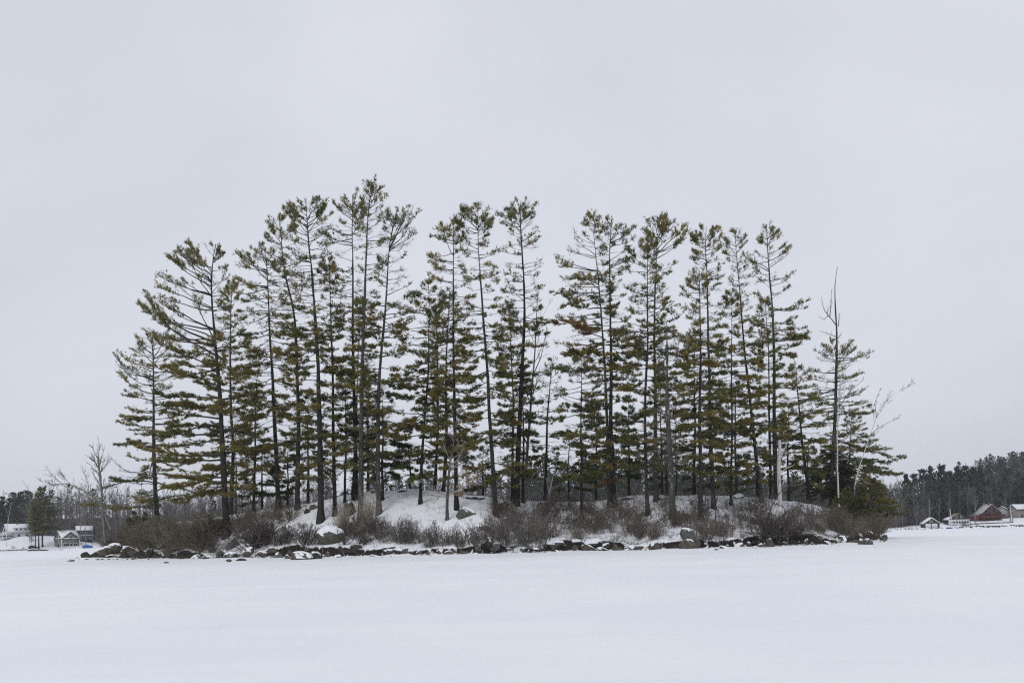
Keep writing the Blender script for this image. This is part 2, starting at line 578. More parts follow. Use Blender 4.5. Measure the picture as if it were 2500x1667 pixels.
def pine(name, label, pts, wpx, crown, dens=1.0, yel=0.35, dead=0.15, dep=None, bark='bark_mid', low=(), rust=0.0,
         seed=0, limbs_per_m=4.2, droop=0.0, dark=1.0, topcut=False, tuft=1.0, cat='tree', group='tall pines on the island', stubs=0.7, base=None, full=False):
    """pts: trunk axis in picture coordinates, foot first; crown: (row, reach left, reach right) along the trunk."""
    rng = np.random.default_rng(1000 + seed)
    yel = yel + (0.15 if dark > 0.86 else 0.0)
    b = hit(*pts[0]) if dep is None and base is None else base
    if b is None:
        x, _ = ray(*pts[0])
        Y = (front(x * 95) + DC + 1.0) if dep is None else front(x * 95) + dep
        for _ in range(3):
            Y = (front(x * Y) + (DC + 1.0 if dep is None else dep))
        b = np.array([x * Y, Y, ground(x * Y, Y)])
    Y = b[1]
    mpp = Y / FPX
    root = empty(name, (b[0], b[1], b[2] - 0.05))
    tag(root, label, cat, group)
    o = np.array([b[0], b[1], b[2] - 0.05])
    P3 = np.array([at(px, py, Y) for px, py in pts]) - o
    P3[0] = (0, 0, 0)
    # trunk
    zk = np.linspace(0, 1, 26)
    seg = np.concatenate([[0], np.cumsum(np.linalg.norm(np.diff(P3, axis=0), axis=1))])
    seg /= seg[-1]
    ax = np.stack([np.interp(zk, seg, P3[:, i]) for i in range(3)], -1)
    for _ in range(2):
        ax[1:-1] = 0.25 * ax[:-2] + 0.5 * ax[1:-1] + 0.25 * ax[2:]
    amp = 0.05 * np.sin(zk * math.pi)
    ax[:, 1] += 0.6 * fbm(zk * 3, zk * 0 + seed, seed, 2) * np.sin(zk * math.pi)
    ax[:, 0] += amp * np.sin(zk * 9 + seed)
    r0 = wpx * mpp * 0.5
    rr = r0 * (1 - 0.93 * zk ** (0.95 if not topcut else 1.6))
    rr = np.maximum(rr, 0.018) + r0 * 0.55 * np.exp(-ax[:, 2] / 0.30)
    ax[0, 2] = -0.25
    V, Qd = tubes(ax[None], rr[None], 10)
    V = V + np.stack([fbm(V[:, 2] * 2 + V[:, 0] * 9, V[:, 1] * 9, seed, 2) * r0 * 0.35, fbm(V[:, 2] * 2, V[:, 0] * 9 + V[:, 1] * 7, seed + 3, 2) * r0 * 0.35, V[:, 2] * 0], -1)
    build('trunk', V, [Qd], M[bark], root, smooth=True)

    def trunk_at(z):
        return np.stack([np.interp(z, ax[:, 2], ax[:, i]) for i in range(3)], -1)

    wood, leaf = Acc(), Acc()
    if crown[-1][0] < 1168 and base is None and cat == 'tree':
        crown = list(crown) + [(crown[-1][0] + 34, crown[-1][1] * 0.85, crown[-1][2] * 0.85)]
    prof = []
    for (py, L, R) in crown:
        px = np.interp(-py, [-p[1] for p in pts], [p[0] for p in pts])
        prof.append((at(px, py, Y)[2] - o[2], L * mpp, R * mpp))
    prof = np.array(sorted(prof))
    ztop = ax[-1, 2]
    z0, z1 = prof[0, 0], prof[-1, 0]
    green = np.array([0.112, 0.124, 0.044]) * dark
    olive = np.array([0.196, 0.184, 0.056]) * dark
    gold = np.array([0.290, 0.224, 0.068])
    rustc = np.array([0.26, 0.125, 0.055])
    n = max(8, int((z1 - z0) * limbs_per_m))
    zt = z0 + (z1 - z0) * (np.arange(n) + rng.uniform(0, 1, n)) / n
    gap = rng.uniform(0.8, 1.3) if limbs_per_m < 4.6 else 0.5                 # branches stand in whorls, one to a year's growth
    wh = np.round((zt + seed) / gap) * gap - seed + rng.normal(0, 0.2, n)
    zt = np.where(zt > z1 - 2.2, zt, np.clip(wh, z0, z1))
    zt = np.concatenate([zt, rng.uniform(z1 - 0.5 * (z1 - z0), z1 - 0.6, int(n * 0.32))])
    zt = np.concatenate([zt, rng.uniform(z1 - 1.6, z1, 8)])
    az = np.cumsum(np.full(len(zt), 2.39996)) + rng.normal(0, 0.5, len(zt))
    K = 7
    s = np.linspace(0, 1, K)
    tilt = rng.normal(-2, 5)
    lop = rng.uniform(0.0, 0.0 if full else 0.35, 2)                          # sides differ from whorl to whorl
    ph = rng.uniform(0, 6.283, 4)
    gone = (np.sin(zt * 1.7 + ph[0]) + np.sin(zt * 0.83 + ph[1]) > (9 if full else 1.7)) & (zt < z1 - 2)
    az, zt = az[~gone], zt[~gone]
    for z, a in zip(zt, az):
        u = (z1 - z) / max(z1 - z0, 0.1)
        a = a - 0.30 * math.sin(2 * a)
        c = math.cos(a)
        side = np.interp(z, prof[:, 0], prof[:, 2] if c > 0 else prof[:, 1])
        other = 0.5 * (np.interp(z, prof[:, 0], prof[:, 1]) + np.interp(z, prof[:, 0], prof[:, 2]))
        w = abs(c) ** 0.6
        ext = (side * w + 0.85 * other * (1 - w)) * (rng.uniform(0.6, 1.1) if rng.random() < 0.5 else rng.uniform(0.95, 1.2))
        ext *= 1 - lop[0] * (0.5 + 0.5 * math.sin(z * 0.9 + ph[2] + (3.1 if c > 0 else 0)))
        ext = max(ext * np.interp(u, [0, 0.45, 0.6], [1, 1, 1.14]), 0.25)
        is_dead = rng.random() < dead * (1.4 if u > 0.75 else (1.5 if 0.08 < u < 0.38 else 0.7))
        ext *= rng.uniform(0.5, 0.85) if is_dead else 1.0
        hgt = min(1.0, (z1 - z0) / 12.0)
        e0 = np.interp(u, [0, 0.05, 0.15, 0.4, 1], [52, 27, 13, 3, -4]) * hgt + tilt + rng.normal(0, np.interp(u, [0, 0.3, 0.5], [9, 8, 5.5])) - droop
        e1 = e0 + np.interp(u, [0, 0.1, 0.3, 1], [8, 26, 22, 12]) + rng.normal(0, 10)
        sag = np.interp(u, [0, 0.3, 1], [0, 6, 12])
        el = np.radians(np.clip(e0 + (e1 - e0) * s ** 1.4 - sag * np.sin(s * math.pi) + rng.normal(0, 6, K), -50, 66))
        az_s = a + rng.normal(0, 0.10) * s * 2 + np.cumsum(rng.normal(0, 0.07, K))
        step = np.stack([np.cos(el) * np.cos(az_s), np.cos(el) * np.sin(az_s), np.sin(el)], -1)
        path = np.concatenate([[np.zeros(3)], np.cumsum(step[:-1], 0)])
        hor = math.hypot(path[-1, 0], path[-1, 1])
        path *= min(ext / max(hor, 0.3), ext * 0.3)
        L = np.linalg.norm(np.diff(path, axis=0), axis=1).sum()
        zb = min(max(z - path[-1, 2] * 0.8, 0.6), ztop - 0.12)
        path = path + trunk_at(np.array([zb]))
        rb = (0.014 + 0.0115 * L) * (0.8 if is_dead else 1.0)
        R = rb * (1 - 0.85 * s)
        wc = np.array([0.075, 0.070, 0.064]) * rng.uniform(0.6, 1.2) if not is_dead else np.array([0.135, 0.128, 0.118]) * rng.uniform(0.7, 1.2)
        Vb, Qb = tubes(path[None], R[None], 4)
        wood.add(Vb, Qb, wc)
        # side shoots
        n2 = int((3 + L * 3.6) * rng.uniform(0.75, 1.2))
        s2 = np.clip(rng.uniform(np.interp(u, [0, 0.08, 0.3, 0.5, 1], [0.2, 0.45, 0.45, 0.2, 0.12]), 1.0, n2) ** 0.85, 0, 0.995)
        fi = s2 * (K - 1)
        i0 = np.minimum(fi.astype(int), K - 2)
        fr = (fi - i0)[:, None]
        B = path[i0] * (1 - fr) + path[i0 + 1] * fr
        T = unit(path[i0 + 1] - path[i0])
        sg = np.where(rng.random(n2) < 0.5, -1, 1) * np.radians(rng.uniform(28, 68, n2))
        cs, sn = np.cos(sg), np.sin(sg)
        D = np.stack([T[:, 0] * cs - T[:, 1] * sn, T[:, 0] * sn + T[:, 1] * cs, T[:, 2] + np.tan(np.radians(rng.normal(np.interp(u, [0, 0.25, 0.45], [12, 9, 3]) if not is_dead else -6, np.interp(u, [0, 0.25, 0.45], [14, 12, 7]), n2)))], -1)
        D = unit(D)
        l2 = np.clip((0.2 + 0.36 * L * (1 - s2) ** 0.7) * rng.uniform(0.5, 1.25, n2), 0.12, 1.5)
        mid = B + D * (l2 * 0.5)[:, None]
        end = B + D * l2[:, None] + np.array([0, 0, 1.0]) * (l2 * rng.uniform(-0.06, np.interp(u, [0, 0.4], [0.28, 0.10]), n2))[:, None]
        wood.add(*blades(B, end, 2.4 * (0.006 + 0.006 * l2), rng), wc * 1.05)
        if not is_dead:                                       # leafless inner twigs
            n3 = 8 + int(L * 5)
            k = rng.integers(0, n2, n3)
            tt = rng.uniform(0, 0.8, n3)[:, None]
            bb = B[k] * (1 - tt) + end[k] * tt
            dd = unit(D[k] + rng.normal(0, 0.6, (n3, 3)))
            wood.add(*blades(bb, bb + dd * rng.uniform(0.2, 0.6, n3)[:, None], np.full(n3, 0.016), rng), wc * 1.25)
        if is_dead:
            n3 = n2 * 4
            k = rng.integers(0, n2, n3)
            tt = rng.uniform(0.2, 1, n3)[:, None]
            bb = B[k] * (1 - tt) + end[k] * tt
            dd = unit(D[k] + rng.normal(0, 0.55, (n3, 3)) + np.array([0, 0, 0.15]))
            V3, F3 = blades(bb, bb + dd * rng.uniform(0.2, 0.7, n3)[:, None], np.full(n3, 0.02), rng)
            wood.add(V3, F3, wc * 1.1)
            continue
        fol = dens * np.interp(u, [0, 0.07, 0.12, 0.32, 0.5, 1], [0.95, 0.8, 0.55, 0.55, 1.4, 1.6]) * rng.choice([0.35, 0.8, 1.2, 1.7], p=[0.15, 0.28, 0.35, 0.22])
        nt_ = np.maximum(0, np.floor(fol * (0.9 + l2 * 7.6) + rng.random(n2))).astype(int)
        k = np.repeat(np.arange(n2), nt_)
        m_ = len(k)
        ntip = int(3 * min(1.5, fol) + 1)
        tt = rng.uniform(0.25, 1.05, m_)[:, None]
        tp = B[k] * (1 - tt) + end[k] * tt + rng.normal(0, 0.06, (m_, 3))
        td = D[k]
        tp = np.concatenate([tp, path[-1] + rng.normal(0, 0.10, (ntip, 3))])
        td = np.concatenate([td, np.repeat(unit(path[-1] - path[-2])[None], ntip, 0)])
        m_ = len(tp)
        up = np.interp(u, [0, 0.25, 0.45, 1], [0.8, 0.55, 0.30, 0.26])
        td = unit(td * 0.75 + np.array([0, 0, up]) + rng.normal(0, 0.30, (m_, 3)) * np.array([1, 1, np.interp(u, [0, 0.45], [1, 0.6])]))
        size = rng.uniform(0.19, 0.40, m_) * tuft * np.interp(u, [0, 0.35, 0.6], [0.85, 0.85, 0.85])
        ylimb = rng.uniform(0.55, 1.0) if rng.random() < yel * 0.62 else rng.beta(1.2, 2.4) * yel * 1.6
        f = np.clip(rng.normal(ylimb, 0.18, m_), 0, 1)[:, None]
        cc = np.where(f < 0.5, green + (olive - green) * f * 2, olive + (gold - olive) * (f * 2 - 1))
        if rng.random() < rust:
            cc = cc * 0.3 + rustc * 0.7
        cc = cc * rng.uniform(0.8, 1.45, (m_, 1))
        nb = 8
        kk = np.repeat(np.arange(m_), nb)
        bd = unit(td[kk] + rng.normal(0, 0.55, (len(kk), 3)) * np.array([1, 1, np.interp(u, [0, 0.45], [1, 0.62])]))
        ln = size[kk] * rng.uniform(0.65, 1.1, len(kk)) * np.interp(u, [0.3, 0.5], [1, 1.12])
        bs = tp[kk] - td[kk] * (size[kk] * rng.uniform(0, 0.3, len(kk)))[:, None]
        V4, F4 = blades(bs, bs + bd * ln[:, None], rng.uniform(0.022, 0.044, len(kk)) * tuft * np.interp(u, [0.3, 0.5], [1, 1.3]), rng)
        leaf.add(V4, F4, np.repeat(cc[kk], 3, 0))
    # dead stubs below the crown
    zlow = max(z0, 3)
    ns_ = int((zlow + 3) * stubs * 2.4)
    if ns_ > 0:
        zz = rng.uniform(1.4, zlow + 4, ns_)
        aa = rng.uniform(0, 6.283, ns_)
        ll = rng.uniform(0.3, 2.3, ns_) * min(1.0, wpx / 10)
        b0 = trunk_at(zz)
        dd = np.stack([np.cos(aa), np.sin(aa), rng.uniform(-0.3, 0.3, ns_)], -1)
        Pd = np.stack([b0, b0 + dd * (ll * 0.5)[:, None], b0 + dd * ll[:, None] + np.array([0, 0, -0.08])], 1)
        Vd, Qs = tubes(Pd, np.outer(0.008 + 0.007 * ll, [1, 0.7, 0.3]), 3)
        wood.add(Vd, Qs, (0.10, 0.095, 0.088))
        k = rng.integers(0, ns_, ns_ * 5)
        bb = b0[k] + dd[k] * (ll[k] * rng.uniform(0.25, 1, len(k)))[:, None]
        d3 = unit(dd[k] + rng.normal(0, 0.7, (len(k), 3)) * np.array([1, 1, 0.6]))
        wood.add(*blades(bb, bb + d3 * rng.uniform(0.2, 0.8, len(k))[:, None], np.full(len(k), 0.018), rng), (0.12, 0.113, 0.105))
    for q in (wood.out('branches', M['twig'], root), leaf.out('crown', M['needle'], root)):
        if q:
            q['kind'] = 'stuff'
    return root

# foot of trunk first; all rows/columns read off the photograph, the depth comes from where the foot meets the island
pine('pine_tree', 'outermost pine at the island\'s left end, with long golden lower boughs', [(384, 1268), (379, 1199), (376, 1050), (374, 867), (372, 808)], 13,
     [(812, 30, 45), (850, 60, 70), (915, 105, 75), (960, 60, 70), (1010, 70, 80), (1060, 85, 70), (1110, 60, 60), (1130, 112, 60), (1170, 165, 110), (1215, 170, 100), (1240, 130, 70)],
     0.9, 0.66, 0.14, seed=1, limbs_per_m=3.6, full=True)
pine('pine_tree', 'thick pine whose boughs sweep far left, domed top, beside the outermost pine', [(554, 1309), (551, 1240), (545, 1100), (537, 980), (521, 800), (514, 690), (520, 620), (527, 596)], 18,
     [(600, 15, 12), (615, 70, 22), (640, 97, 35), (675, 95, 45), (705, 140, 40), (760, 165, 45), (800, 160, 60), (850, 140, 75), (920, 130, 75), (1000, 145, 80), (1080, 150, 80), (1150, 140, 75), (1200, 150, 60), (1220, 110, 50)],
     1.0, 0.55, 0.12, seed=2, limbs_per_m=3.6, full=True)
pine('pine_tree', 'bushy pine close behind the thick pine with left-sweeping boughs', [(563, 1276), (566, 1180), (570, 1090), (562, 1014), (562, 892), (566, 690)], 11,
     [(692, 10, 12), (730, 30, 35), (800, 45, 45), (900, 50, 50), (1000, 60, 70), (1100, 70, 60), (1180, 70, 60)], 1.15, 0.5, 0.12, seed=3)
pine('pine_tree', 'thin pole-like young pine just right of the thick left pine', [(577, 1266), (576, 1150), (576, 1069), (577, 1000)], 4,
     [(1002, 8, 8), (1060, 25, 25), (1150, 35, 35)], 0.7, 0.4, 0.3, seed=4)
pine('pine_tree', 'slender pine standing alone between the left pair and the bent pine group', [(619, 1238), (620, 1180), (622, 1075), (625, 971), (631, 876), (634, 850)], 8,
     [(852, 10, 10), (900, 42, 45), (980, 50, 50), (1060, 50, 40), (1130, 55, 60)], 1.0, 0.62, 0.2, seed=5)
pine('pine_tree', 'pine with a wide layered yellowish top, third tall one from the left', [(680, 1242), (674, 1121), (669, 1014), (665, 901), (657, 800), (652, 660), (648, 606)], 13,
     [(606, 15, 15), (612, 62, 25), (635, 82, 45), (695, 95, 60), (760, 80, 60), (850, 80, 70), (950, 70, 70), (1050, 70, 60), (1130, 60, 60)], 1.0, 0.6, 0.2, seed=6)
pine('pine_tree', 'pine whose upper trunk bends to the left over its neighbour', [(726, 1242), (727, 1121), (729, 999), (726, 907), (723, 800), (714, 736), (695, 680), (689, 609), (681, 526)], 13,
     [(528, 6, 8), (545, 38, 40), (575, 35, 45), (620, 50, 50), (680, 60, 60), (760, 70, 60), (860, 70, 60), (960, 60, 60), (1080, 60, 60), (1140, 40, 40)], 0.95, 0.42, 0.22, seed=7)
pine('pine_tree', 'stout grey-trunked pine behind the snow-capped boulder, rounded top', [(783, 1273), (783, 1167), (781, 1014), (775, 861), (769, 800), (765, 736), (760, 647), (751, 573), (747, 486)], 17,
     [(488, 20, 18), (502, 52, 55), (535, 60, 58), (600, 70, 55), (700, 75, 60), (800, 70, 60), (900, 75, 60), (1000, 70, 60), (1090, 70, 60), (1160, 60, 60)], 0.9, 0.4, 0.25, seed=8)
pine('pine_tree', 'narrow dark pine right of the stout grey-trunked pine', [(818, 1258), (815, 1100), (813, 1014), (809, 846), (806, 685), (803, 624)], 11,
     [(626, 8, 8), (660, 30, 30), (720, 35, 40), (800, 40, 40), (900, 45, 50), (1000, 50, 50), (1100, 60, 50)], 0.95, 0.3, 0.2, seed=9, bark='bark_dark')
pine('pine_tree', 'short thin pine stem on the left foot of the snowy knoll', [(842, 1226), (843, 1100), (845, 900)], 7,
     [(902, 10, 10), (960, 25, 25), (1050, 35, 35), (1130, 40, 40)], 0.9, 0.2, 0.2, seed=10, bark='bark_dark', dark=0.8)
pine('pine_tree', 'thin straight pine between the short stem and the tallest pair', [(860, 1221), (866, 1100), (874, 900), (880, 725)], 6,
     [(728, 8, 8), (780, 20, 20), (860, 25, 25), (960, 30, 30), (1080, 40, 40)], 0.9, 0.25, 0.2, seed=11, bark='bark_dark', dark=0.85)
pine('pine_tree', 'second tallest pine, dark trunk, close left of the tallest one', [(870, 1218), (867, 1100), (864, 953), (862, 813), (862, 685), (859, 557), (861, 475)], 12,
     [(477, 20, 25), (492, 45, 45), (530, 50, 30), (580, 75, 30), (620, 85, 25), (680, 70, 20), (750, 60, 40), (850, 60, 50), (950, 65, 60), (1050, 75, 60), (1120, 60, 50)], 0.85, 0.3, 0.28, seed=12, bark='bark_dark')
pine('pine_tree', 'tallest pine of the island with a grey lichened trunk', [(880, 1274), (881, 1075), (884, 922), (888, 800), (891, 685), (895, 583), (897, 519), (905, 463), (911, 444)], 15,
     [(446, 22, 35), (465, 25, 40), (482, 20, 66), (520, 30, 50), (570, 35, 80), (620, 30, 60), (700, 30, 40), (800, 40, 45), (900, 50, 50), (1000, 55, 50), (1100, 60, 55), (1140, 40, 40)], 0.85, 0.35, 0.28, seed=13, bark='bark_grey')
pine('pine_tree', 'pine with bare right-reaching upper branches, whitish foot on the snow', [(925, 1253), (922, 1106), (925, 953), (933, 825), (941, 736), (946, 647), (951, 583), (960, 545), (969, 512)], 13,
     [(514, 10, 10), (522, 28, 62), (565, 25, 78), (600, 30, 85), (650, 35, 85), (700, 40, 80), (800, 50, 85), (900, 60, 80), (1000, 55, 60), (1100, 50, 50)], 0.72, 0.35, 0.38, seed=14, bark='bark_grey')
pine('pine_tree', 'low dense dark conifer behind the whitish-footed pine on the knoll', [(934, 1221), (934, 1100), (935, 950)], 8,
     [(952, 8, 8), (1010, 30, 35), (1070, 50, 60), (1130, 50, 75), (1170, 45, 65)], 1.5, 0.02, 0.05, seed=15, bark='bark_dark', dark=0.6, droop=10)
pine('pine_tree', 'short wide pine on the snowy knoll, left of the brown-leaved sapling', [(1026, 1229), (1031, 1106), (1037, 999), (1046, 892), (1049, 756), (1046, 687)], 9,
     [(690, 12, 12), (720, 50, 40), (760, 75, 45), (830, 85, 40), (920, 85, 45), (1000, 90, 50), (1080, 90, 60), (1140, 70, 60)], 1.25, 0.35, 0.12, seed=16, bark='bark_dark')
pine('pine_tree', 'slim pine standing behind the knoll crest, next to the short wide pine', [(1061, 1205), (1066, 1106), (1070, 892), (1063, 740)], 9,
     [(745, 10, 10), (800, 40, 40), (900, 50, 50), (1000, 50, 50), (1100, 60, 60)], 1.2, 0.25, 0.12, dep=19, seed=17, dark=0.9)
pine('pine_tree', 'pine behind the knoll just left of the brown-leaved sapling stem', [(1082, 1208), (1089, 1100), (1089, 953), (1092, 830), (1098, 700)], 10,
     [(705, 10, 10), (760, 30, 30), (850, 40, 45), (950, 50, 50), (1100, 60, 60)], 1.2, 0.25, 0.12, dep=18, seed=18, dark=0.9)
pine('pine_tree', 'straight pine above the mossy boulder with a left-leaning feathery top', [(1115, 1243), (1110, 1075), (1109, 892), (1107, 800), (1106, 705), (1106, 603), (1110, 565), (1104, 534)], 11,
     [(536, 12, 12), (555, 52, 25), (590, 62, 30), (630, 60, 30), (672, 70, 40), (740, 60, 50), (820, 70, 60), (900, 60, 50), (1000, 60, 60), (1100, 65, 60), (1150, 40, 40)], 1.05, 0.42, 0.15, seed=19, bark='bark_dark')
pine('pine_tree', 'pine beside the round boulder, broad domed top above a curved trunk', [(1210, 1260), (1205, 1167), (1199, 1075), (1194, 953), (1190, 883), (1182, 815), (1176, 743), (1170, 654), (1166, 578), (1167, 498)], 12,
     [(500, 18, 15), (518, 55, 30), (560, 50, 38), (585, 40, 48), (650, 55, 45), (720, 62, 40), (790, 60, 45), (850, 75, 70), (950, 90, 50), (1010, 60, 60), (1080, 80, 70), (1150, 60, 60)], 1.05, 0.4, 0.18, seed=20)
pine('pine_tree', 'tall kinked pine left of the wide sky gap, dark thick lower trunk', [(1260, 1234), (1264, 1137), (1269, 1045), (1275, 892), (1279, 800), (1279, 690), (1274, 603), (1273, 565), (1268, 521), (1270, 491)], 15,
     [(493, 15, 18), (508, 38, 52), (530, 62, 40), (575, 45, 56), (630, 72, 54), (680, 60, 66), (720, 55, 45), (765, 75, 78), (850, 60, 70), (930, 50, 60), (1000, 60, 50), (1100, 70, 60), (1130, 50, 40)], 0.8, 0.28, 0.28, seed=21, bark='bark_dark')
pine('pine_tree', 'short slim pine hugging the left side of the kinked pine', [(1251, 1224), (1253, 1014), (1248, 861), (1245, 735)], 8,
     [(738, 8, 8), (780, 30, 25), (860, 35, 35), (960, 40, 40), (1080, 50, 50)], 1.1, 0.3, 0.12, seed=22, bark='bark_dark')
pine('pine_tree', 'dark pine stem between the kinked pine and the grey bare tree', [(1277, 1226), (1277, 1100), (1278, 900)], 8,
     [(902, 8, 8), (960, 25, 25), (1060, 40, 35), (1130, 45, 40)], 1.1, 0.15, 0.15, seed=23, bark='bark_dark', dark=0.85)
pine('pine_tree', 'half-bare young pine alone in the middle sky gap', [(1331, 1221), (1334, 1075), (1340, 984), (1346, 907), (1352, 868)], 9,
     [(872, 6, 8), (920, 30, 25), (980, 35, 30), (1050, 40, 40), (1120, 60, 60), (1150, 50, 50)], 0.55, 0.2, 0.4, seed=24, bark='bark_dark')
pine('pine_tree', 'short dense pine at the right edge of the middle sky gap', [(1421, 1264), (1418, 1183), (1420, 1077), (1419, 907), (1421, 860)], 8,
     [(862, 10, 10), (900, 45, 40), (960, 70, 60), (1020, 80, 60), (1080, 75, 70), (1140, 70, 60), (1180, 40, 40)], 1.3, 0.22, 0.12, seed=25, bark='bark_dark')
pine('pine_tree', 'pine with wide left-reaching boughs and a tiny tufted top, right of the gap', [(1489, 1237), (1484, 1100), (1478, 900), (1470, 799), (1460, 684), (1453, 608), (1447, 544), (1451, 521)], 10,
     [(523, 18, 16), (540, 12, 12), (562, 58, 15), (615, 85, 25), (668, 95, 30), (720, 108, 40), (770, 100, 40), (830, 120, 50), (880, 110, 50), (950, 90, 40)], 0.95, 0.4, 0.22, seed=26, bark='bark_grey', rust=0.08)
pine('pine_tree', 'straight thick pine twinned with the left-reaching one, clump of tufts on top', [(1500, 1237), (1496, 1130), (1492, 1047), (1493, 906), (1490, 840), (1488, 710), (1488, 620), (1493, 539)], 13,
     [(541, 18, 16), (556, 20, 55), (600, 30, 55), (650, 30, 45), (720, 40, 55), (790, 40, 60), (860, 60, 60), (950, 65, 60), (1020, 80, 65), (1080, 70, 60), (1130, 75, 65), (1160, 50, 50)], 1.05, 0.32, 0.22, seed=27, rust=0.06)
pine('pine_tree', 'dense pine left of the flat-topped one, slightly shorter', [(1581, 1256), (1578, 1150), (1576, 1047), (1575, 923), (1580, 860), (1581, 710), (1582, 577)], 10,
     [(580, 20, 20), (605, 38, 30), (630, 55, 30), (700, 60, 40), (780, 70, 40), (870, 70, 50), (970, 60, 60), (1050, 75, 60), (1120, 60, 60)], 1.15, 0.35, 0.18, seed=28)
pine('pine_tree', 'flat-topped dense pine with boughs fanning right', [(1602, 1222), (1601, 1082), (1599, 959), (1597, 863), (1600, 710), (1604, 633), (1603, 582), (1605, 531)], 12,
     [(533, 20, 15), (542, 36, 40), (570, 40, 72), (618, 50, 72), (660, 45, 45), (720, 60, 50), (770, 70, 65), (850, 70, 60), (950, 60, 60), (1050, 70, 60), (1120, 60, 50)], 1.15, 0.35, 0.15, seed=29, bark='bark_grey')
pine('pine_tree', 'thin stem behind, between the flat-topped pine and the broken grey trunk', [(1617, 1206), (1614, 1100), (1612, 900)], 6,
     [(905, 8, 8), (1000, 30, 30), (1100, 40, 40)], 1.0, 0.2, 0.2, dep=18, seed=30, bark='bark_dark', dark=0.85)
pine('pine_tree', 'broken-topped pine with thick pale grey trunk, nearly bare', [(1643, 1264), (1638, 1160), (1633, 1118), (1629, 941), (1628, 818), (1628, 784)], 16,
     [(800, 15, 15), (860, 30, 40), (960, 45, 40), (1060, 70, 60), (1120, 75, 60)], 0.6, 0.55, 0.6, seed=31, bark='bark_grey', topcut=True)
pine('pine_tree', 'very thin straight stem right of the thick pale grey trunk', [(1650, 1208), (1650, 1100), (1649, 970)], 4,
     [(972, 6, 6), (1030, 20, 20), (1120, 30, 30)], 0.5, 0.2, 0.4, dep=17, seed=32, bark='bark_dark')
pine('pine_tree', 'yellowish dense pine with a lichened foot among the leafy shrubs', [(1709, 1269), (1710, 1156), (1711, 1100), (1709, 976), (1709, 863), (1708, 735), (1707, 653)], 12,
     [(656, 12, 12), (680, 35, 20), (740, 50, 30), (820, 55, 40), (920, 60, 50), (1000, 80, 60), (1070, 60, 60), (1130, 50, 40)], 1.1, 0.6, 0.15, seed=33)
pine('pine_tree', 'pine with a dense round cap, directly right of the yellowish dense pine', [(1743, 1242), (1737, 1120), (1737, 1082), (1732, 906), (1729, 863), (1728, 735), (1726, 646), (1721, 595), (1725, 554)], 12,
     [(556, 20, 25), (580, 40, 40), (620, 35, 50), (680, 40, 40), (760, 50, 45), (850, 50, 60), (950, 60, 60), (1040, 60, 60), (1120, 50, 50)], 1.0, 0.42, 0.18, seed=34)
pine('pine_tree', 'dark bushy conifer deep behind the yellowish dense pine', [(1694, 1206), (1695, 1100), (1696, 820)], 9,
     [(825, 15, 15), (900, 45, 45), (1000, 55, 55), (1080, 65, 65), (1160, 60, 60)], 1.2, 0.05, 0.1, dep=20, seed=35, bark='bark_dark', dark=0.65)
pine('pine_tree', 'short golden pine between the round-capped and the slim leaning pines', [(1785, 1234), (1786, 1100), (1787, 900), (1786, 710)], 7,
     [(712, 15, 12), (760, 40, 30), (840, 45, 40), (930, 60, 60), (1020, 75, 65), (1100, 65, 60), (1160, 40, 40)], 1.15, 0.75, 0.12, seed=36)
pine('pine_tree', 'dark dense conifer deep behind the short golden pine', [(1797, 1206), (1796, 1100), (1796, 930)], 8,
     [(935, 12, 12), (1000, 40, 40), (1080, 60, 60), (1150, 65, 65)], 1.4, 0.02, 0.08, dep=20, seed=37, bark='bark_dark', dark=0.65)
pine('pine_tree', 'slim pine leaning left with a sparse narrow crown, near the birch stub', [(1859, 1226), (1847, 1143), (1838, 1047), (1827, 934), (1819, 875), (1809, 773), (1802, 684), (1795, 595), (1796, 562)], 10,
     [(564, 8, 8), (582, 36, 28), (620, 35, 25), (680, 30, 25), (760, 35, 35), (840, 40, 35), (920, 50, 45), (1000, 60, 60), (1100, 60, 60), (1150, 40, 40)], 0.75, 0.42, 0.3, seed=38)
pine('pine_tree', 'slender pine just left of the rightmost tall pine', [(1882, 1218), (1880, 1130), (1878, 1047), (1876, 870), (1871, 781), (1867, 728)], 8,
     [(730, 10, 10), (780, 30, 20), (860, 30, 30), (960, 40, 40), (1060, 40, 40)], 1.0, 0.35, 0.18, seed=39, bark='bark_dark')
pine('pine_tree', 'rightmost tall pine, with long boughs fanning to the right', [(1896, 1220), (1893, 1130), (1890, 941), (1888, 850), (1887, 795), (1885, 741), (1877, 661), (1873, 580), (1871, 548)], 13,
     [(550, 15, 12), (562, 36, 34), (590, 30, 62), (622, 62, 70), (650, 50, 90), (695, 55, 72), (722, 60, 93), (790, 60, 92), (845, 70, 108), (900, 70, 75), (960, 90, 95), (1040, 80, 75), (1100, 60, 60)], 1.0, 0.4, 0.2, seed=40, limbs_per_m=3.3)
pine('pine_tree', 'short leaning pine between the birch stub and the dead-topped pine', [(1978, 1216), (1968, 1150), (1957, 1082), (1949, 976), (1943, 885)], 9,
     [(888, 8, 10), (930, 30, 40), (990, 60, 60), (1050, 55, 60), (1120, 65, 60), (1160, 40, 50)], 1.05, 0.45, 0.2, seed=41, bark='bark_dark')
snag = pine('pine_tree', 'dead-topped pine with a bare spire above wide low boughs', [(2030, 1232), (2032, 1153), (2039, 976), (2043, 835), (2044, 795), (2039, 754), (2036, 714), (2041, 666), (2044, 651)], 13,
     [(840, 40, 35), (870, 60, 85), (900, 70, 55), (960, 90, 65), (1000, 65, 95), (1060, 70, 95), (1100, 60, 120), (1140, 60, 138), (1180, 60, 128)], 0.75, 0.3, 0.2, seed=142, bark='bark_mid', limbs_per_m=4.0, full=True, droop=5)
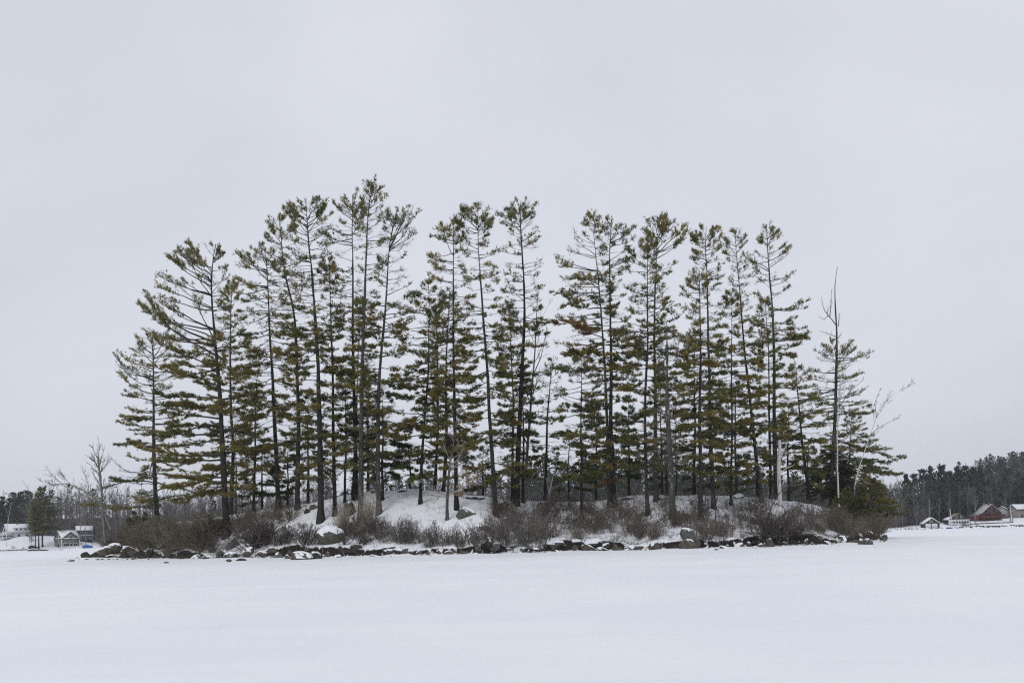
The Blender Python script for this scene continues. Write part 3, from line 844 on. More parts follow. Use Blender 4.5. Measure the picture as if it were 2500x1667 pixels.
pine('spruce_tree', 'small dark green spruce at the foot of the dead-topped pine', [(2036, 1252), (2034, 1180), (2026, 1088)], 9,
     [(1091, 10, 10), (1110, 28, 28), (1150, 52, 50), (1190, 72, 66), (1232, 80, 76)], 2.6, 0.0, 0.02, seed=43, bark='bark_dark', dark=0.5, droop=14, limbs_per_m=11, tuft=0.9, group='small evergreens on the island')
pine('cedar_tree', 'bushy yellow-green cedar at the right tip of the island', [(2118, 1296), (2120, 1240), (2122, 1165)], 9,
     [(1168, 15, 15), (1185, 35, 35), (1215, 50, 50), (1245, 60, 75), (1265, 55, 70)], 1.4, 0.6, 0.08, seed=44, bark='bark_dark', droop=-12, limbs_per_m=11, tuft=0.9, dark=0.85, group='small evergreens on the island')
pine('cedar_tree', 'lower olive cedar beside the bushy yellow-green cedar, nearer the spruce', [(2085, 1285), (2084, 1240), (2084, 1185)], 8,
     [(1187, 14, 14), (1210, 35, 30), (1240, 45, 40), (1265, 45, 40)], 1.4, 0.35, 0.08, seed=45, bark='bark_dark', droop=-10, limbs_per_m=11, tuft=0.9, dark=0.7, group='small evergreens on the island')
pine('cedar_tree', 'low dark evergreen in the thicket below the outermost left pine', [(325, 1322), (330, 1280), (338, 1248)], 6,
     [(1250, 12, 16), (1270, 25, 25), (1295, 36, 30)], 1.3, 0.12, 0.06, seed=46, bark='bark_dark', dark=0.6, limbs_per_m=12, tuft=0.9, group='small evergreens on the island')
pine('pine_tree', 'dense small conifer behind, filling the gap right of the short dense pine', [(1455, 1214), (1455, 1120), (1456, 1010)], 8,
     [(1012, 10, 10), (1060, 40, 40), (1120, 60, 60), (1170, 60, 60)], 1.4, 0.05, 0.1, dep=19, seed=47, bark='bark_dark', dark=0.7)
pine('pine_tree', 'dense dark conifer behind, below the twinned thick pines', [(1535, 1208), (1535, 1110), (1534, 985)], 9,
     [(990, 10, 10), (1040, 45, 45), (1110, 65, 65), (1170, 65, 65)], 1.4, 0.05, 0.1, dep=20, seed=48, bark='bark_dark', dark=0.65)
pine('pine_tree', 'dense shadowy conifer behind the stout grey-trunked pine', [(752, 1222), (752, 1130), (752, 960)], 8,
     [(965, 10, 10), (1020, 40, 40), (1090, 60, 55), (1150, 55, 55)], 1.3, 0.08, 0.1, dep=19, seed=49, bark='bark_dark', dark=0.7)
pine('pine_tree', 'dense dark conifer behind the tallest pair of pines', [(897, 1200), (898, 1100), (900, 900)], 9,
     [(905, 10, 10), (980, 40, 40), (1060, 55, 55), (1130, 60, 60)], 1.3, 0.05, 0.1, dep=20, seed=50, bark='bark_dark', dark=0.65)
pine('pine_tree', 'dark conifer behind the leaning slim pine and the birch stub', [(1925, 1216), (1925, 1120), (1924, 985)], 8,
     [(990, 10, 10), (1050, 40, 40), (1110, 55, 60), (1170, 55, 60)], 1.2, 0.12, 0.12, dep=19, seed=51, bark='bark_dark', dark=0.75)
pine('pine_tree', "low dark conifer behind the bent pine's foot", [(702, 1232), (702, 1154), (704, 1075)], 7,
     [(1078, 8, 8), (1114, 30, 30), (1153, 46, 46), (1192, 56, 56), (1218, 50, 50)], 1.25, 0.06, 0.12, dep=19, seed=60, bark='bark_dark', dark=0.7)
pine('pine_tree', "low dark conifer behind the snowy knoll crest, left of the short wide pine", [(1001, 1200), (1001, 1140), (1003, 1080)], 7,
     [(1083, 8, 8), (1110, 30, 30), (1140, 46, 46), (1170, 56, 56), (1186, 50, 50)], 1.25, 0.06, 0.12, dep=19, seed=61, bark='bark_dark', dark=0.7)
pine('pine_tree', "low dark conifer behind the mossy boulder and the curved-trunk pine", [(1178, 1212), (1178, 1151), (1180, 1090)], 7,
     [(1093, 8, 8), (1120, 30, 30), (1151, 46, 46), (1181, 56, 56), (1198, 50, 50)], 1.25, 0.06, 0.12, dep=20, seed=62, bark='bark_dark', dark=0.7)
pine('pine_tree', "dark conifer behind, right of the half-bare young pine", [(1388, 1220), (1388, 1135), (1390, 1050)], 7,
     [(1053, 8, 8), (1092, 30, 30), (1135, 46, 46), (1177, 56, 56), (1206, 50, 50)], 1.25, 0.06, 0.12, dep=20, seed=63, bark='bark_dark', dark=0.7)
pine('pine_tree', "low dark conifer behind the broken pale grey trunk", [(1628, 1206), (1628, 1141), (1630, 1075)], 7,
     [(1078, 8, 8), (1107, 30, 30), (1140, 46, 46), (1173, 56, 56), (1192, 50, 50)], 1.25, 0.06, 0.12, dep=21, seed=64, bark='bark_dark', dark=0.7)
pine('pine_tree', "low dark conifer behind the slim leaning pine", [(1848, 1212), (1848, 1146), (1850, 1080)], 7,
     [(1083, 8, 8), (1113, 30, 30), (1146, 46, 46), (1179, 56, 56), (1198, 50, 50)], 1.25, 0.06, 0.12, dep=21, seed=65, bark='bark_dark', dark=0.7)
pine('pine_tree', "low dark conifer behind the short leaning pine", [(1972, 1225), (1972, 1155), (1974, 1085)], 7,
     [(1088, 8, 8), (1120, 30, 30), (1155, 46, 46), (1190, 56, 56), (1211, 50, 50)], 1.25, 0.06, 0.12, dep=18, seed=66, bark='bark_dark', dark=0.7)
pine('pine_tree', "low dark conifer behind the lone slender pine", [(640, 1245), (640, 1165), (642, 1085)], 7,
     [(1088, 8, 8), (1125, 30, 30), (1165, 46, 46), (1205, 56, 56), (1231, 50, 50)], 1.25, 0.06, 0.12, dep=18, seed=67, bark='bark_dark', dark=0.7)
pine('pine_tree', 'drooping evergreen leaning out right behind the dead-topped pine', [(2066, 1246), (2070, 1160), (2076, 1060), (2080, 1000)], 8,
     [(1004, 8, 10), (1050, 20, 38), (1100, 30, 72), (1150, 40, 98), (1195, 45, 108), (1215, 40, 90)], 1.15, 0.25, 0.12, seed=171, bark='bark_dark', dark=0.86, droop=8, full=True)

# ------------------------------------------------------------------ bare branching


def grow(P, R, n, ratio, ang, up, K, rng, smin=0.25, jit=0.12, rk=0.55):
    """n children on every parent path. P [N,k,3], R [N,k] -> child paths and radii."""
    N, k, _ = P.shape
    s = rng.uniform(smin, 1.0, (N, n))
    fi = s * (k - 1)
    i0 = np.minimum(fi.astype(int), k - 2)
    fr = fi - i0
    ii = np.arange(N)[:, None]
    B = P[ii, i0] * (1 - fr[..., None]) + P[ii, i0 + 1] * fr[..., None]
    T = unit(P[ii, i0 + 1] - P[ii, i0])
    rb = (R[ii, i0] * (1 - fr) + R[ii, i0 + 1] * fr) * rk
    plen = np.linalg.norm(np.diff(P, axis=1), axis=2).sum(1)[:, None]
    ln = plen * ratio * (1.15 - 0.7 * s) * rng.uniform(0.55, 1.25, (N, n))
    side = unit(np.cross(T, rng.normal(size=T.shape)))
    a = np.radians(rng.normal(ang, 11, (N, n)))[..., None]
    D = T * np.cos(a) + side * np.sin(a)
    path = [B]
    cur, d = B, D
    for j in range(K - 1):
        d = unit(d + np.array([0, 0, up]) + rng.normal(0, jit, d.shape))
        cur = cur + d * (ln / (K - 1))[..., None]
        path.append(cur)
    C = np.stack(path, 2).reshape(N * n, K, 3)
    rad = rb.reshape(-1, 1) * np.linspace(1, 0.35, K)[None]
    return C, np.maximum(rad, RMIN[0])


RMIN = [0.0075]


def thin(P, R):
    """last-level twigs as slim tapering blades"""
    return P[:, 0], P[:, -1], np.maximum(R[:, 0] * 2, TW[0])


TW = [0.019]


def bare_tree(name, label, stems, mat='bark_dead', limbs=10, levels=((6, 0.4, 42, 0.05, 4), (5, 0.45, 40, 0.04, 2)), tcol=(0.17, 0.16, 0.145), dep=None, seed=0,
              first=(0.3, 45, 0.08), leaves=0, cat='tree', group=None, foot=None, smin=0.3, base=None, wmul=1.0):
    rng = np.random.default_rng(3000 + seed)
    p0 = foot or stems[0][0][0]
    b = hit(*p0) if dep is None and base is None else base
    if b is None:
        x, _ = ray(*p0)
        Y = front(x * 95) + (DC if dep is None else dep)
        b = np.array([x * Y, Y, ground(x * Y, Y)])
    Y = b[1]
    mpp = Y / FPX
    o = np.array([b[0], b[1], b[2] - 0.05])
    root = empty(name, o)
    tag(root, label, cat, group)
    br = Acc()
    ends = []
    for si, (pts, w0, w1) in enumerate(stems):
        P3 = np.array([at(px, py, Y) for px, py in pts]) - o
        if si == 0:
            P3[0] = (0, 0, -0.2)
        seg = np.concatenate([[0], np.cumsum(np.linalg.norm(np.diff(P3, axis=0), axis=1))])
        q = np.linspace(0, seg[-1], 16)
        ax = np.stack([np.interp(q, seg, P3[:, i]) for i in range(3)], -1)
        ax[1:-1] = 0.25 * ax[:-2] + 0.5 * ax[1:-1] + 0.25 * ax[2:]
        ax[:, 1] += 0.5 * fbm(q * 0.3, q * 0 + seed + si, seed, 2) * np.linspace(0, 1, 16)
        ax[:, 0] += 0.10 * fbm(q * 0.9, q * 0 + seed + si + 5, seed, 2) * np.sin(np.linspace(0, 3.14, 16))
        R = np.linspace(w0, w1, 16) * mpp * 0.5
        if si == 0:
            R = R + R[0] * 0.5 * np.exp(-(ax[:, 2] - ax[0, 2]) / 0.3)
        V, Qd = tubes(ax[None], R[None], 8)
        if si == 0:
            build('trunk', V, [Qd], M[mat], root, smooth=True)
        else:
            br.add(V, Qd, np.array(tcol) * 1.1)
        nl = limbs if np.isscalar(limbs) else limbs[si]
        if nl:
            P, Rr = grow(ax[None], R[None], nl, first[0], first[1], first[2], 6, rng, smin if si == 0 else 0.15, 0.10, 0.45)
            V, Qd = tubes(P, Rr, 4)
            br.add(V, Qd, tcol)
            for li, (n, ra, an, up, K) in enumerate(levels):
                P, Rr = grow(P, Rr, n, ra, an, up, K, rng, 0.2, 0.12, 0.6)
                if K > 2:
                    V, Qd = tubes(P, Rr, 3)
                    br.add(V, Qd, tcol)
                else:
                    V, F = blades(*thin(P, Rr), rng)
                    br.add(V, F, tcol)
            ends.append(P[:, -1])
    q = br.out('branches', M['twig'], root)
    if q:
        q['kind'] = 'stuff'
    if leaves:
        lo = Acc()
        ends = np.concatenate([e + 0.0 for e in (ends[2:5:2] if len(ends) > 4 else ends)])
        k = rng.choice(len(ends), leaves)
        c = ends[k]
        m_ = len(c)
        dn = unit(rng.normal(0, 0.6, (m_, 3)) + np.array([0, 0, -0.7]))
        V, F = leaf_quads(c, c + dn * rng.uniform(0.14, 0.24, m_)[:, None], rng.uniform(0.09, 0.15, m_), rng)
        lo.add(V, F, np.repeat(np.array([[0.30, 0.185, 0.11]]) * rng.uniform(0.6, 1.4, (m_, 1)), 4, 0))
        lo.out('leaves', M['leaf'], root)
    return root


G_B = 'bare trees on the island'
TW[0], RMIN[0] = 0.034, 0.016
bare_tree('dead_tree', 'forked dead tree at the island\'s left tip, arching limb and snapped top',
          [([(259, 1336), (252, 1263), (248, 1231), (248, 1191), (242, 1151), (240, 1114)], 7.5, 4),
           ([(271, 1292), (262, 1272), (248, 1233), (230, 1216), (213, 1201), (173, 1182), (143, 1179), (117, 1188)], 6, 1.0),
           ([(242, 1150), (236, 1133), (222, 1118), (208, 1110)], 3, 0.8),
           ([(250, 1230), (232, 1240), (212, 1238)], 3, 1)],
          'bark_dead', limbs=(15, 17, 6, 5), levels=((6, 0.5, 38, 0.08, 3), (5, 0.5, 35, 0.06, 2)), first=(0.36, 38, 0.16), seed=1, group=G_B, foot=(259, 1334), smin=0.35)
TW[0], RMIN[0] = 0.036, 0.016
bare_tree('young_beech', 'bare sapling on the snowy knoll holding some orange-brown leaves',
          [([(1092, 1269), (1091, 1215), (1097, 1143), (1104, 1100), (1111, 1060), (1119, 996)], 8.5, 1),
           ([(1092, 1212), (1060, 1195), (1023, 1172)], 3.5, 1), ([(1093, 1208), (1130, 1190), (1180, 1158)], 3.5, 1),
           ([(1093, 1214), (1065, 1210), (1035, 1202)], 3, 1), ([(1094, 1200), (1122, 1200), (1150, 1205)], 3, 1), ([(1098, 1140), (1120, 1118), (1138, 1080)], 3.5, 1)],
          'bark_grey', limbs=(16, 7, 7, 6, 6, 7), levels=((5, 0.5, 42, 0.02, 3), (5, 0.5, 38, 0.02, 2)), first=(0.26, 55, 0.03), tcol=(0.27, 0.25, 0.225), seed=2, leaves=230, group=G_B, smin=0.35)
TW[0], RMIN[0] = 0.026, 0.011
bare_tree('bare_tree', 'tall pale grey leafless tree right of the kinked pine',
          [([(1279, 1222), (1285, 1137), (1291, 1045), (1297, 968), (1303, 892), (1309, 833), (1310, 756), (1313, 720)], 9, 1.2),
           ([(1284, 1130), (1270, 1095), (1252, 1085), (1245, 1058)], 3.5, 1), ([(1287, 1085), (1276, 1060), (1260, 1030), (1215, 1012)], 4, 1),
           ([(1295, 990), (1280, 935), (1262, 900)], 3, 0.8), ([(1300, 920), (1322, 870), (1335, 800)], 3, 0.8), ([(1292, 1030), (1272, 990), (1250, 960)], 3, 1)],
          'bark_dead', limbs=(12, 4, 5, 5, 6, 4), levels=((5, 0.45, 36, 0.08, 3), (4, 0.5, 32, 0.06, 2)), first=(0.2, 38, 0.14), tcol=(0.20, 0.19, 0.175), seed=3, group=G_B, smin=0.45)
bare_tree('birch_tree', 'tiny white twin-stemmed birch below the half-bare young pine',
          [([(1340, 1222), (1342, 1200), (1350, 1160), (1359, 1132)], 3.2, 1), ([(1341, 1205), (1336, 1185), (1333, 1165)], 2.2, 0.8)],
          'birch', limbs=(5, 3), levels=((4, 0.5, 35, 0.05, 2),), first=(0.25, 38, 0.1), tcol=(0.36, 0.35, 0.34), seed=4, group=G_B)
bare_tree('birch_stub', 'thick white broken birch trunk with two forked side branches',
          [([(1904, 1233), (1903, 1180), (1900, 1130), (1905, 1098), (1903, 1074)], 11, 8),
           ([(1907, 1117), (1913, 1100), (1924, 1077)], 2.6, 1), ([(1906, 1154), (1920, 1142), (1940, 1135)], 3.2, 1), ([(1907, 1117), (1918, 1110), (1924, 1104)], 2, 0.8)],
          'birch', limbs=(0, 2, 3, 1), levels=((3, 0.5, 35, 0.05, 2),), first=(0.3, 35, 0.1), tcol=(0.5, 0.49, 0.47), seed=5, group=G_B)
bare_tree('birch_tree', 'thin white birch stem climbing beside the dead-topped pine',
          [([(2050, 1240), (2044, 1142), (2046, 1012), (2047, 941), (2060, 900)], 5, 1), ([(2047, 1100), (2063, 1073), (2084, 1050)], 2.4, 0.8), ([(2046, 1000), (2070, 960), (2110, 925)], 2, 0.7)],
          'birch', limbs=(8, 3, 5), levels=((5, 0.5, 32, 0.06, 3), (4, 0.5, 30, 0.05, 2)), first=(0.22, 35, 0.1), tcol=(0.18, 0.173, 0.163), seed=6, group=G_B, smin=0.45)
bare_tree('birch_tree', 'pale birch leaning right over the island\'s right tip, twiggy top against sky',
          [([(2081, 1228), (2086, 1178), (2102, 1127), (2118, 1077), (2137, 1029), (2152, 983), (2178, 962), (2208, 948)], 3.6, 0.6),
           ([(2125, 1060), (2150, 1040), (2195, 1020)], 1.6, 0.5), ([(2140, 1020), (2135, 985), (2150, 950)], 2, 0.7)],
          'birch', limbs=(9, 6, 5), levels=((5, 0.5, 32, 0.06, 3), (4, 0.5, 30, 0.05, 2)), first=(0.2, 35, 0.1), tcol=(0.17, 0.163, 0.152), seed=7, group=G_B, smin=0.5)
bare_tree('bare_tree', 'low leafless sapling bent over the shrubs left of the birch stub',
          [([(1862, 1292), (1878, 1250), (1895, 1215), (1925, 1180), (1960, 1182)], 3.5, 1), ([(1745, 1242), (1750, 1210), (1765, 1170)], 0.1, 0.1)][:1],
          'bark_grey', limbs=12, levels=((5, 0.5, 35, 0.0, 3), (4, 0.5, 32, 0.0, 2)), first=(0.35, 35, 0.05), tcol=(0.15, 0.14, 0.13), seed=8, group=G_B)
bare_tree('bare_tree', 'thin leafless sapling in front of the round-capped pine',
          [([(1746, 1275), (1747, 1240), (1752, 1205), (1768, 1165)], 3, 0.8)], 'bark_grey', limbs=9, levels=((4, 0.5, 35, 0.04, 3), (4, 0.5, 32, 0.03, 2)), first=(0.35, 40, 0.08), tcol=(0.17, 0.16, 0.145), seed=9, group=G_B)
bare_tree('bare_tree', 'thin upright leafless sapling beside the forked dead tree',
          [([(287, 1330), (286, 1280), (284, 1225)], 2.6, 0.8)], 'bark_grey', limbs=7, levels=((4, 0.5, 35, 0.05, 3),), first=(0.3, 30, 0.1), tcol=(0.16, 0.15, 0.14), seed=10, group=G_B)

# the dead spire's bare side limbs belong to the dead-topped pine
_rng = np.random.default_rng(77)
_o = np.array(snag.location)
_a = Acc()
for pts, w in (([(2044, 798), (2036, 785), (2022, 768), (2011, 752), (2008, 722)], 3.2), ([(2026, 774), (2030, 740), (2032, 705)], 2.6), ([(2047, 796), (2050, 775), (2051, 763)], 2.4),
               ([(2022, 770), (2012, 780), (2002, 773)], 1.8), ([(2041, 822), (2028, 815), (2003, 806)], 2.0), ([(2040, 828), (2032, 828), (2029, 836)], 2.6), ([(2046, 826), (2052, 815)], 2),
               ([(2042, 900), (2025, 905), (2014, 915)], 2.5), ([(2040, 935), (2020, 930), (2012, 950)], 2.5), ([(2038, 950), (2010, 960), (1975, 985)], 4)):
    P = np.array([at(px, py, _o[1]) for px, py in pts]) - _o
    q = np.linspace(0, len(P) - 1, 7)
    ax = np.stack([np.interp(q, np.arange(len(P)), P[:, i]) for i in range(3)], -1)
    ax[:, 1] += np.linspace(0, _rng.uniform(-0.6, 0.6), 7)
    R = np.linspace(w, 0.7, 7) * _o[1] / FPX * 0.5
    _a.add(*tubes(ax[None], R[None], 5), np.array([0.11, 0.105, 0.10]))
    C, CR = grow(ax[None], R[None], 6, 0.3, 45, 0.08, 3, _rng, 0.3)
    _a.add(*tubes(C, CR, 3), np.array([0.12, 0.115, 0.11]))
_a.out('dead_limbs', M['twig'], snag)['kind'] = 'stuff'
RMIN[0] = 0.003
TW[0] = 0.019

# ------------------------------------------------------------------ rocks


def ico(sub):
    t = (1 + 5 ** 0.5) / 2
    V = [(-1, t, 0), (1, t, 0), (-1, -t, 0), (1, -t, 0), (0, -1, t), (0, 1, t), (0, -1, -t), (0, 1, -t), (t, 0, -1), (t, 0, 1), (-t, 0, -1), (-t, 0, 1)]
    F = [(0, 11, 5), (0, 5, 1), (0, 1, 7), (0, 7, 10), (0, 10, 11), (1, 5, 9), (5, 11, 4), (11, 10, 2), (10, 7, 6), (7, 1, 8), (3, 9, 4), (3, 4, 2), (3, 2, 6), (3, 6, 8), (3, 8, 9), (4, 9, 5), (2, 4, 11), (6, 2, 10), (8, 6, 7), (9, 8, 1)]
    V = [np.array(v) / np.linalg.norm(v) for v in V]
    for _ in range(sub):
        c, G = {}, []

        def mid(a, b):
            k = (min(a, b), max(a, b))
            if k not in c:
                m = V[a] + V[b]
                V.append(m / np.linalg.norm(m))
                c[k] = len(V) - 1
            return c[k]
        for a, b, d in F:
            x, y, z = mid(a, b), mid(b, d), mid(d, a)
            G += [(a, x, z), (b, y, x), (d, z, y), (x, y, z)]
        F = G
    return np.array(V), np.array(F)


ICO3, ICO2, ICO1 = ico(3), ico(2), ico(1)


def rock_shape(rng, w, dpt, h, sub=3):
    V, F = {3: ICO3, 2: ICO2, 1: ICO1}[sub]
    V = V.copy()
    for _ in range(rng.integers(9, 15)):                     # flattened facets
        nrm = unit(rng.normal(size=3) * np.array([1, 1, 0.8]))
        c = rng.uniform(0.45, 0.85)
        d = V @ nrm - c
        V = V - np.outer(np.maximum(d, 0) * 0.92, nrm)
    sd = int(rng.integers(0, 9999))
    nse = fbm(V[:, 0] * 1.6 + V[:, 2] * 1.3 + 9, V[:, 1] * 1.6 - V[:, 2] * 0.9 + 4, sd, 4)
    V = V * (1 + 0.5 * nse)[:, None]
    V[:, 2] = V[:, 2] + 0.22 * V[:, 0] * rng.normal()
    V = V / np.array([np.ptp(V[:, 0]) / 2, np.ptp(V[:, 1]) / 2, np.ptp(V[:, 2]) / 2])
    return V * np.array([w / 2, dpt / 2, h / 2]), F


def rock(label, cxp, cyp, wp, hp, mat, snow=0.6, sink=0.35, seed=0, group='rocks along the island shore', name='rock', Y=None, sub=3):
    rng = np.random.default_rng(5000 + seed)
    foot = cyp + hp * 0.5
    b = hit(cxp, foot, -14) if Y is None else None
    if b is None:
        x, z = ray(cxp, foot)
        Yb = Y if Y is not None else front(x * 90) + DC
        b = np.array([x * Yb, Yb, ground(x * Yb, Yb)])
    mpp = b[1] / FPX
    w, h = wp * mpp, hp * mpp
    hh = h / (1 - sink)
    dp = max(w * rng.uniform(0.6, 0.95), h * 0.8)
    V, F = rock_shape(rng, w * 1.04, dp, hh, sub)
    root = build(name, V, [F], M[mat], smooth=False)
    z = max(float(terr(b[0], b[1] + dp * 0.3)), 0.0)
    z = min(z, b[2] + 0.15) if Y is None else b[2]
    root.location = (float(b[0]), float(b[1] + dp * 0.35), float(max(min(b[2], z), 0) + hh * 0.5 - hh * sink))
    root.rotation_euler = (0, 0, 0)
    tag(root, label, 'boulder' if wp > 40 else 'rock', group)
    if snow > 0:
        # snow lying on the upward faces
        e1, e2 = V[F[:, 1]] - V[F[:, 0]], V[F[:, 2]] - V[F[:, 0]]
        nz = unit(np.cross(e1, e2))[:, 2]
        cen = V[F].mean(1)
        keep = (nz + 0.9 * fbm(cen[:, 0] * 4 / w, cen[:, 1] * 4 / w, seed, 3) > 1.0 - 0.6 * snow) & (cen[:, 2] > -hh * 0.05)
        if keep.sum() > 5:
            S = F[keep]
            lab = np.arange(len(V))
            for _ in range(60):                              # keep the largest patch only
                lo = lab[S].min(1)
                new = lab.copy()
                np.minimum.at(new, S.ravel(), np.repeat(lo, 3))
                if (new == lab).all():
                    break
                lab = new
            ids, cn = np.unique(lab[S[:, 0]], return_counts=True)
            S = S[lab[S[:, 0]] == ids[cn.argmax()]]
            used, inv = np.unique(S, return_inverse=True)
            SV = V[used].copy()
            S = inv.reshape(S.shape)
            th = min(0.03 + 0.08 * h, 0.11)
            # thickness falls to nothing at the rim
            ed = np.concatenate([S[:, [0, 1]], S[:, [1, 2]], S[:, [2, 0]]])
            key = np.sort(ed, 1)
            uq, cnt = np.unique(key, axis=0, return_counts=True)
            rim = np.zeros(len(SV), bool)
            rim[np.unique(uq[cnt == 1])] = True
            SV[:, 2] += np.where(rim, 0.006, th)
            SV[:, :2] *= np.where(rim, 1.01, 1.0)[:, None]
            build('snow_cap', SV, [S], M['snowcap'], root, smooth=True)
    return root


BIG = [  # label, centre x, y, width, height in picture units, stone, snow
    ('egg-shaped grey boulder below the thick left-sweeping pine', 566, 1327, 32, 24, 'rock_a', 0.15),
    ('big mossy boulder wearing a thick snow cap, below the stout grey-trunked pine', 806, 1308, 72, 42, 'rock_m', 0.62),
    ('low dark slab of rock right below the snow-capped big boulder', 862, 1341, 66, 20, 'rock_c', 0.25),
    ('small dark rock on the slope left of the stout grey-trunked pine', 746, 1247, 17, 13, 'rock_c', 0.3),
    ('flat greenish rock touching the foot of the stout grey-trunked pine', 765, 1236, 22, 15, 'rock_m', 0.4),
    ('tall pale boulder dusted with snow behind the canes, foot of tallest pine', 855, 1241, 28, 36, 'rock_b', 0.5),
    ('mossy boulder with a scalloped snow cap beside the brown-leaved sapling', 1133, 1251, 50, 26, 'rock_m', 0.5),
    ('rounded grey boulder behind the curved-trunk pine on the knoll', 1222, 1235, 48, 28, 'rock_a', 0.2),
    ('brown rock in the brush below the kinked pine', 1242, 1272, 30, 17, 'rock_b', 0.3),
    ('long low rock in the brush below the curved-trunk pine', 1183, 1288, 30, 14, 'rock_b', 0.3),
    ('flat slab with snow heaped on it, below the middle sky gap', 1355, 1323, 54, 17, 'rock_a', 0.6),
    ('large upright grey boulder on the bank below the thick pale grey trunk', 1685, 1306, 47, 33, 'rock_a', 0.3),
    ('bulky brown shore boulder in front of the large upright grey boulder', 1681, 1331, 48, 24, 'rock_b', 0.4),
    ('squarish dark shore boulder left of the bulky brown shore boulder', 1600, 1333, 31, 20, 'rock_b', 0.3),
    ('brown rock in the shrubs below the slim leaning pine', 1855, 1270, 38, 22, 'rock_b', 0.45),
    ('grey boulder on the bank below the dead-topped pine', 2000, 1286, 32, 19, 'rock_a', 0.4),
    ('dark rock standing off the island\'s left tip', 212, 1347, 29, 15, 'rock_c', 0.3),
    ('large sloping boulder at the foot of the forked dead tree', 268, 1341, 56, 22, 'rock_b', 0.45),
    ('second large dark boulder right of the forked dead tree', 316, 1346, 46, 20, 'rock_c', 0.3),
    ('flat dark outcrop on the knoll\'s crest, edged with snow', 982, 1197, 26, 7, 'rock_c', 0.5),
    ('small snow-topped rock on the knoll crest behind the whitish-footed pine', 911, 1199, 14, 10, 'rock_a', 0.7),
    ('long low outcrop along the crest behind the mossy boulder', 1160, 1214, 48, 7, 'rock_c', 0.3),
    ('snow-covered hump of rock on the crest left of the slim leaning pine', 1803, 1211, 30, 12, 'rock_a', 0.8),
    ('low snow-covered rock on the crest beside the dense flat-topped pine', 1532, 1216, 30, 8, 'rock_a', 0.7),
]
for i, (lb, cx, cy, w, h, mt, sn) in enumerate(BIG):
    rock(lb, cx, cy, w, h, mt, sn, seed=i + 1, group='boulders on the island')

ROW = []
for ox, lst in ((0, [(635, 1197, 45, 20), (670, 1207, 30, 10), (705, 1157, 25, 14), (1230, 1180, 70, 18), (1525, 1207, 50, 10), (1195, 1165, 30, 16), (1430, 1150, 70, 30), (1390, 1120, 150, 60), (1560, 1110, 140, 70),
                     (1500, 1145, 60, 30), (1620, 1155, 60, 30), (1790, 1162, 140, 45), (1910, 1165, 100, 40), (2020, 1145, 90, 60), (2085, 1155, 40, 40), (1030, 1155, 130, 18), (1660, 1172, 45, 20),
                     (1220, 1130, 100, 40), (885, 1115, 50, 30), (840, 1143, 20, 10)]),
                (550, [(370, 1145, 145, 45), (495, 1155, 90, 55), (565, 1165, 55, 40), (670, 1155, 210, 65), (835, 1155, 100, 55), (900, 1155, 35, 30), (1035, 1160, 85, 35), (1095, 1135, 55, 40), (1170, 1167, 40, 18),
                       (1215, 1155, 60, 30), (1277, 1165, 35, 15), (1347, 1157, 45, 25), (1510, 1118, 150, 45), (1505, 1085, 140, 30), (1655, 1110, 80, 50), (1780, 1120, 100, 35), (1885, 1108, 85, 50), (1985, 1108, 80, 40),
                       (1950, 1148, 55, 18), (2045, 1130, 100, 40), (2095, 1095, 95, 50), (2190, 1122, 90, 35), (2290, 1138, 60, 25), (2315, 1085, 75, 45), (145, 1185, 95, 25), (250, 1165, 50, 25), (30, 1195, 60, 20),
                       (745, 1110, 60, 35), (960, 1135, 110, 50), (60, 1140, 130, 55), (200, 1125, 110, 60), (600, 1115, 120, 40), (430, 1110, 100, 50)]),
                (1100, [(245, 1085, 80, 45), (365, 1085, 150, 50), (380, 1130, 50, 15), (495, 1107, 45, 20), (565, 1093, 40, 18), (660, 1100, 60, 35), (698, 1070, 85, 35), (830, 1090, 175, 55), (605, 1122, 45, 12),
                        (985, 1115, 75, 28), (945, 1065, 70, 50), (1055, 1070, 95, 45), (1155, 1082, 90, 45), (1275, 1075, 160, 60), (1410, 1100, 130, 35), (1440, 1070, 80, 45), (1550, 1090, 130, 40), (1525, 1060, 60, 40),
                        (1640, 1085, 90, 30), (1735, 1080, 110, 45), (335, 1035, 100, 60), (1300, 1030, 180, 45), (1160, 1035, 120, 40), (560, 1065, 90, 30)]),
                (1600, [(175, 1072, 80, 20), (465, 1048, 95, 20), (505, 1082, 50, 25), (575, 1042, 60, 35), (625, 1082, 90, 28), (560, 1095, 40, 10), (660, 1065, 40, 20), (785, 1058, 95, 50), (730, 1055, 50, 45),
                        (855, 1038, 60, 45), (900, 1040, 50, 20), (965, 1025, 90, 40), (975, 1058, 90, 35), (925, 1076, 60, 18), (1065, 1035, 95, 70), (1135, 1035, 40, 20), (1180, 1045, 60, 25), (1205, 1030, 50, 50),
                        (1265, 1028, 75, 45), (1320, 1030, 40, 20), (1385, 1028, 80, 50), (1440, 1045, 30, 20), (1595, 1040, 75, 45), (1650, 1020, 60, 30), (1720, 975, 130, 50), (1720, 1010, 150, 55), (1835, 1025, 65, 40),
                        (1900, 1025, 70, 45), (1965, 1025, 90, 45), (1870, 970, 100, 60), (1960, 955, 80, 50), (2020, 985, 60, 50), (2105, 985, 65, 60), (1590, 1000, 40, 25), (2090, 965, 40, 20), (1510, 980, 80, 35)])):
    for x, y, w, h in lst:
        ROW.append((ox + x / 3.763, 1050 + y / 3.763, w / 3.763, h / 3.763))
ROW.sort()
ORD = ('first second third fourth fifth sixth seventh eighth ninth tenth eleventh twelfth thirteenth fourteenth fifteenth sixteenth seventeenth eighteenth nineteenth twentieth '
       'twenty-first twenty-second twenty-third twenty-fourth twenty-fifth twenty-sixth twenty-seventh twenty-eighth twenty-ninth thirtieth').split()
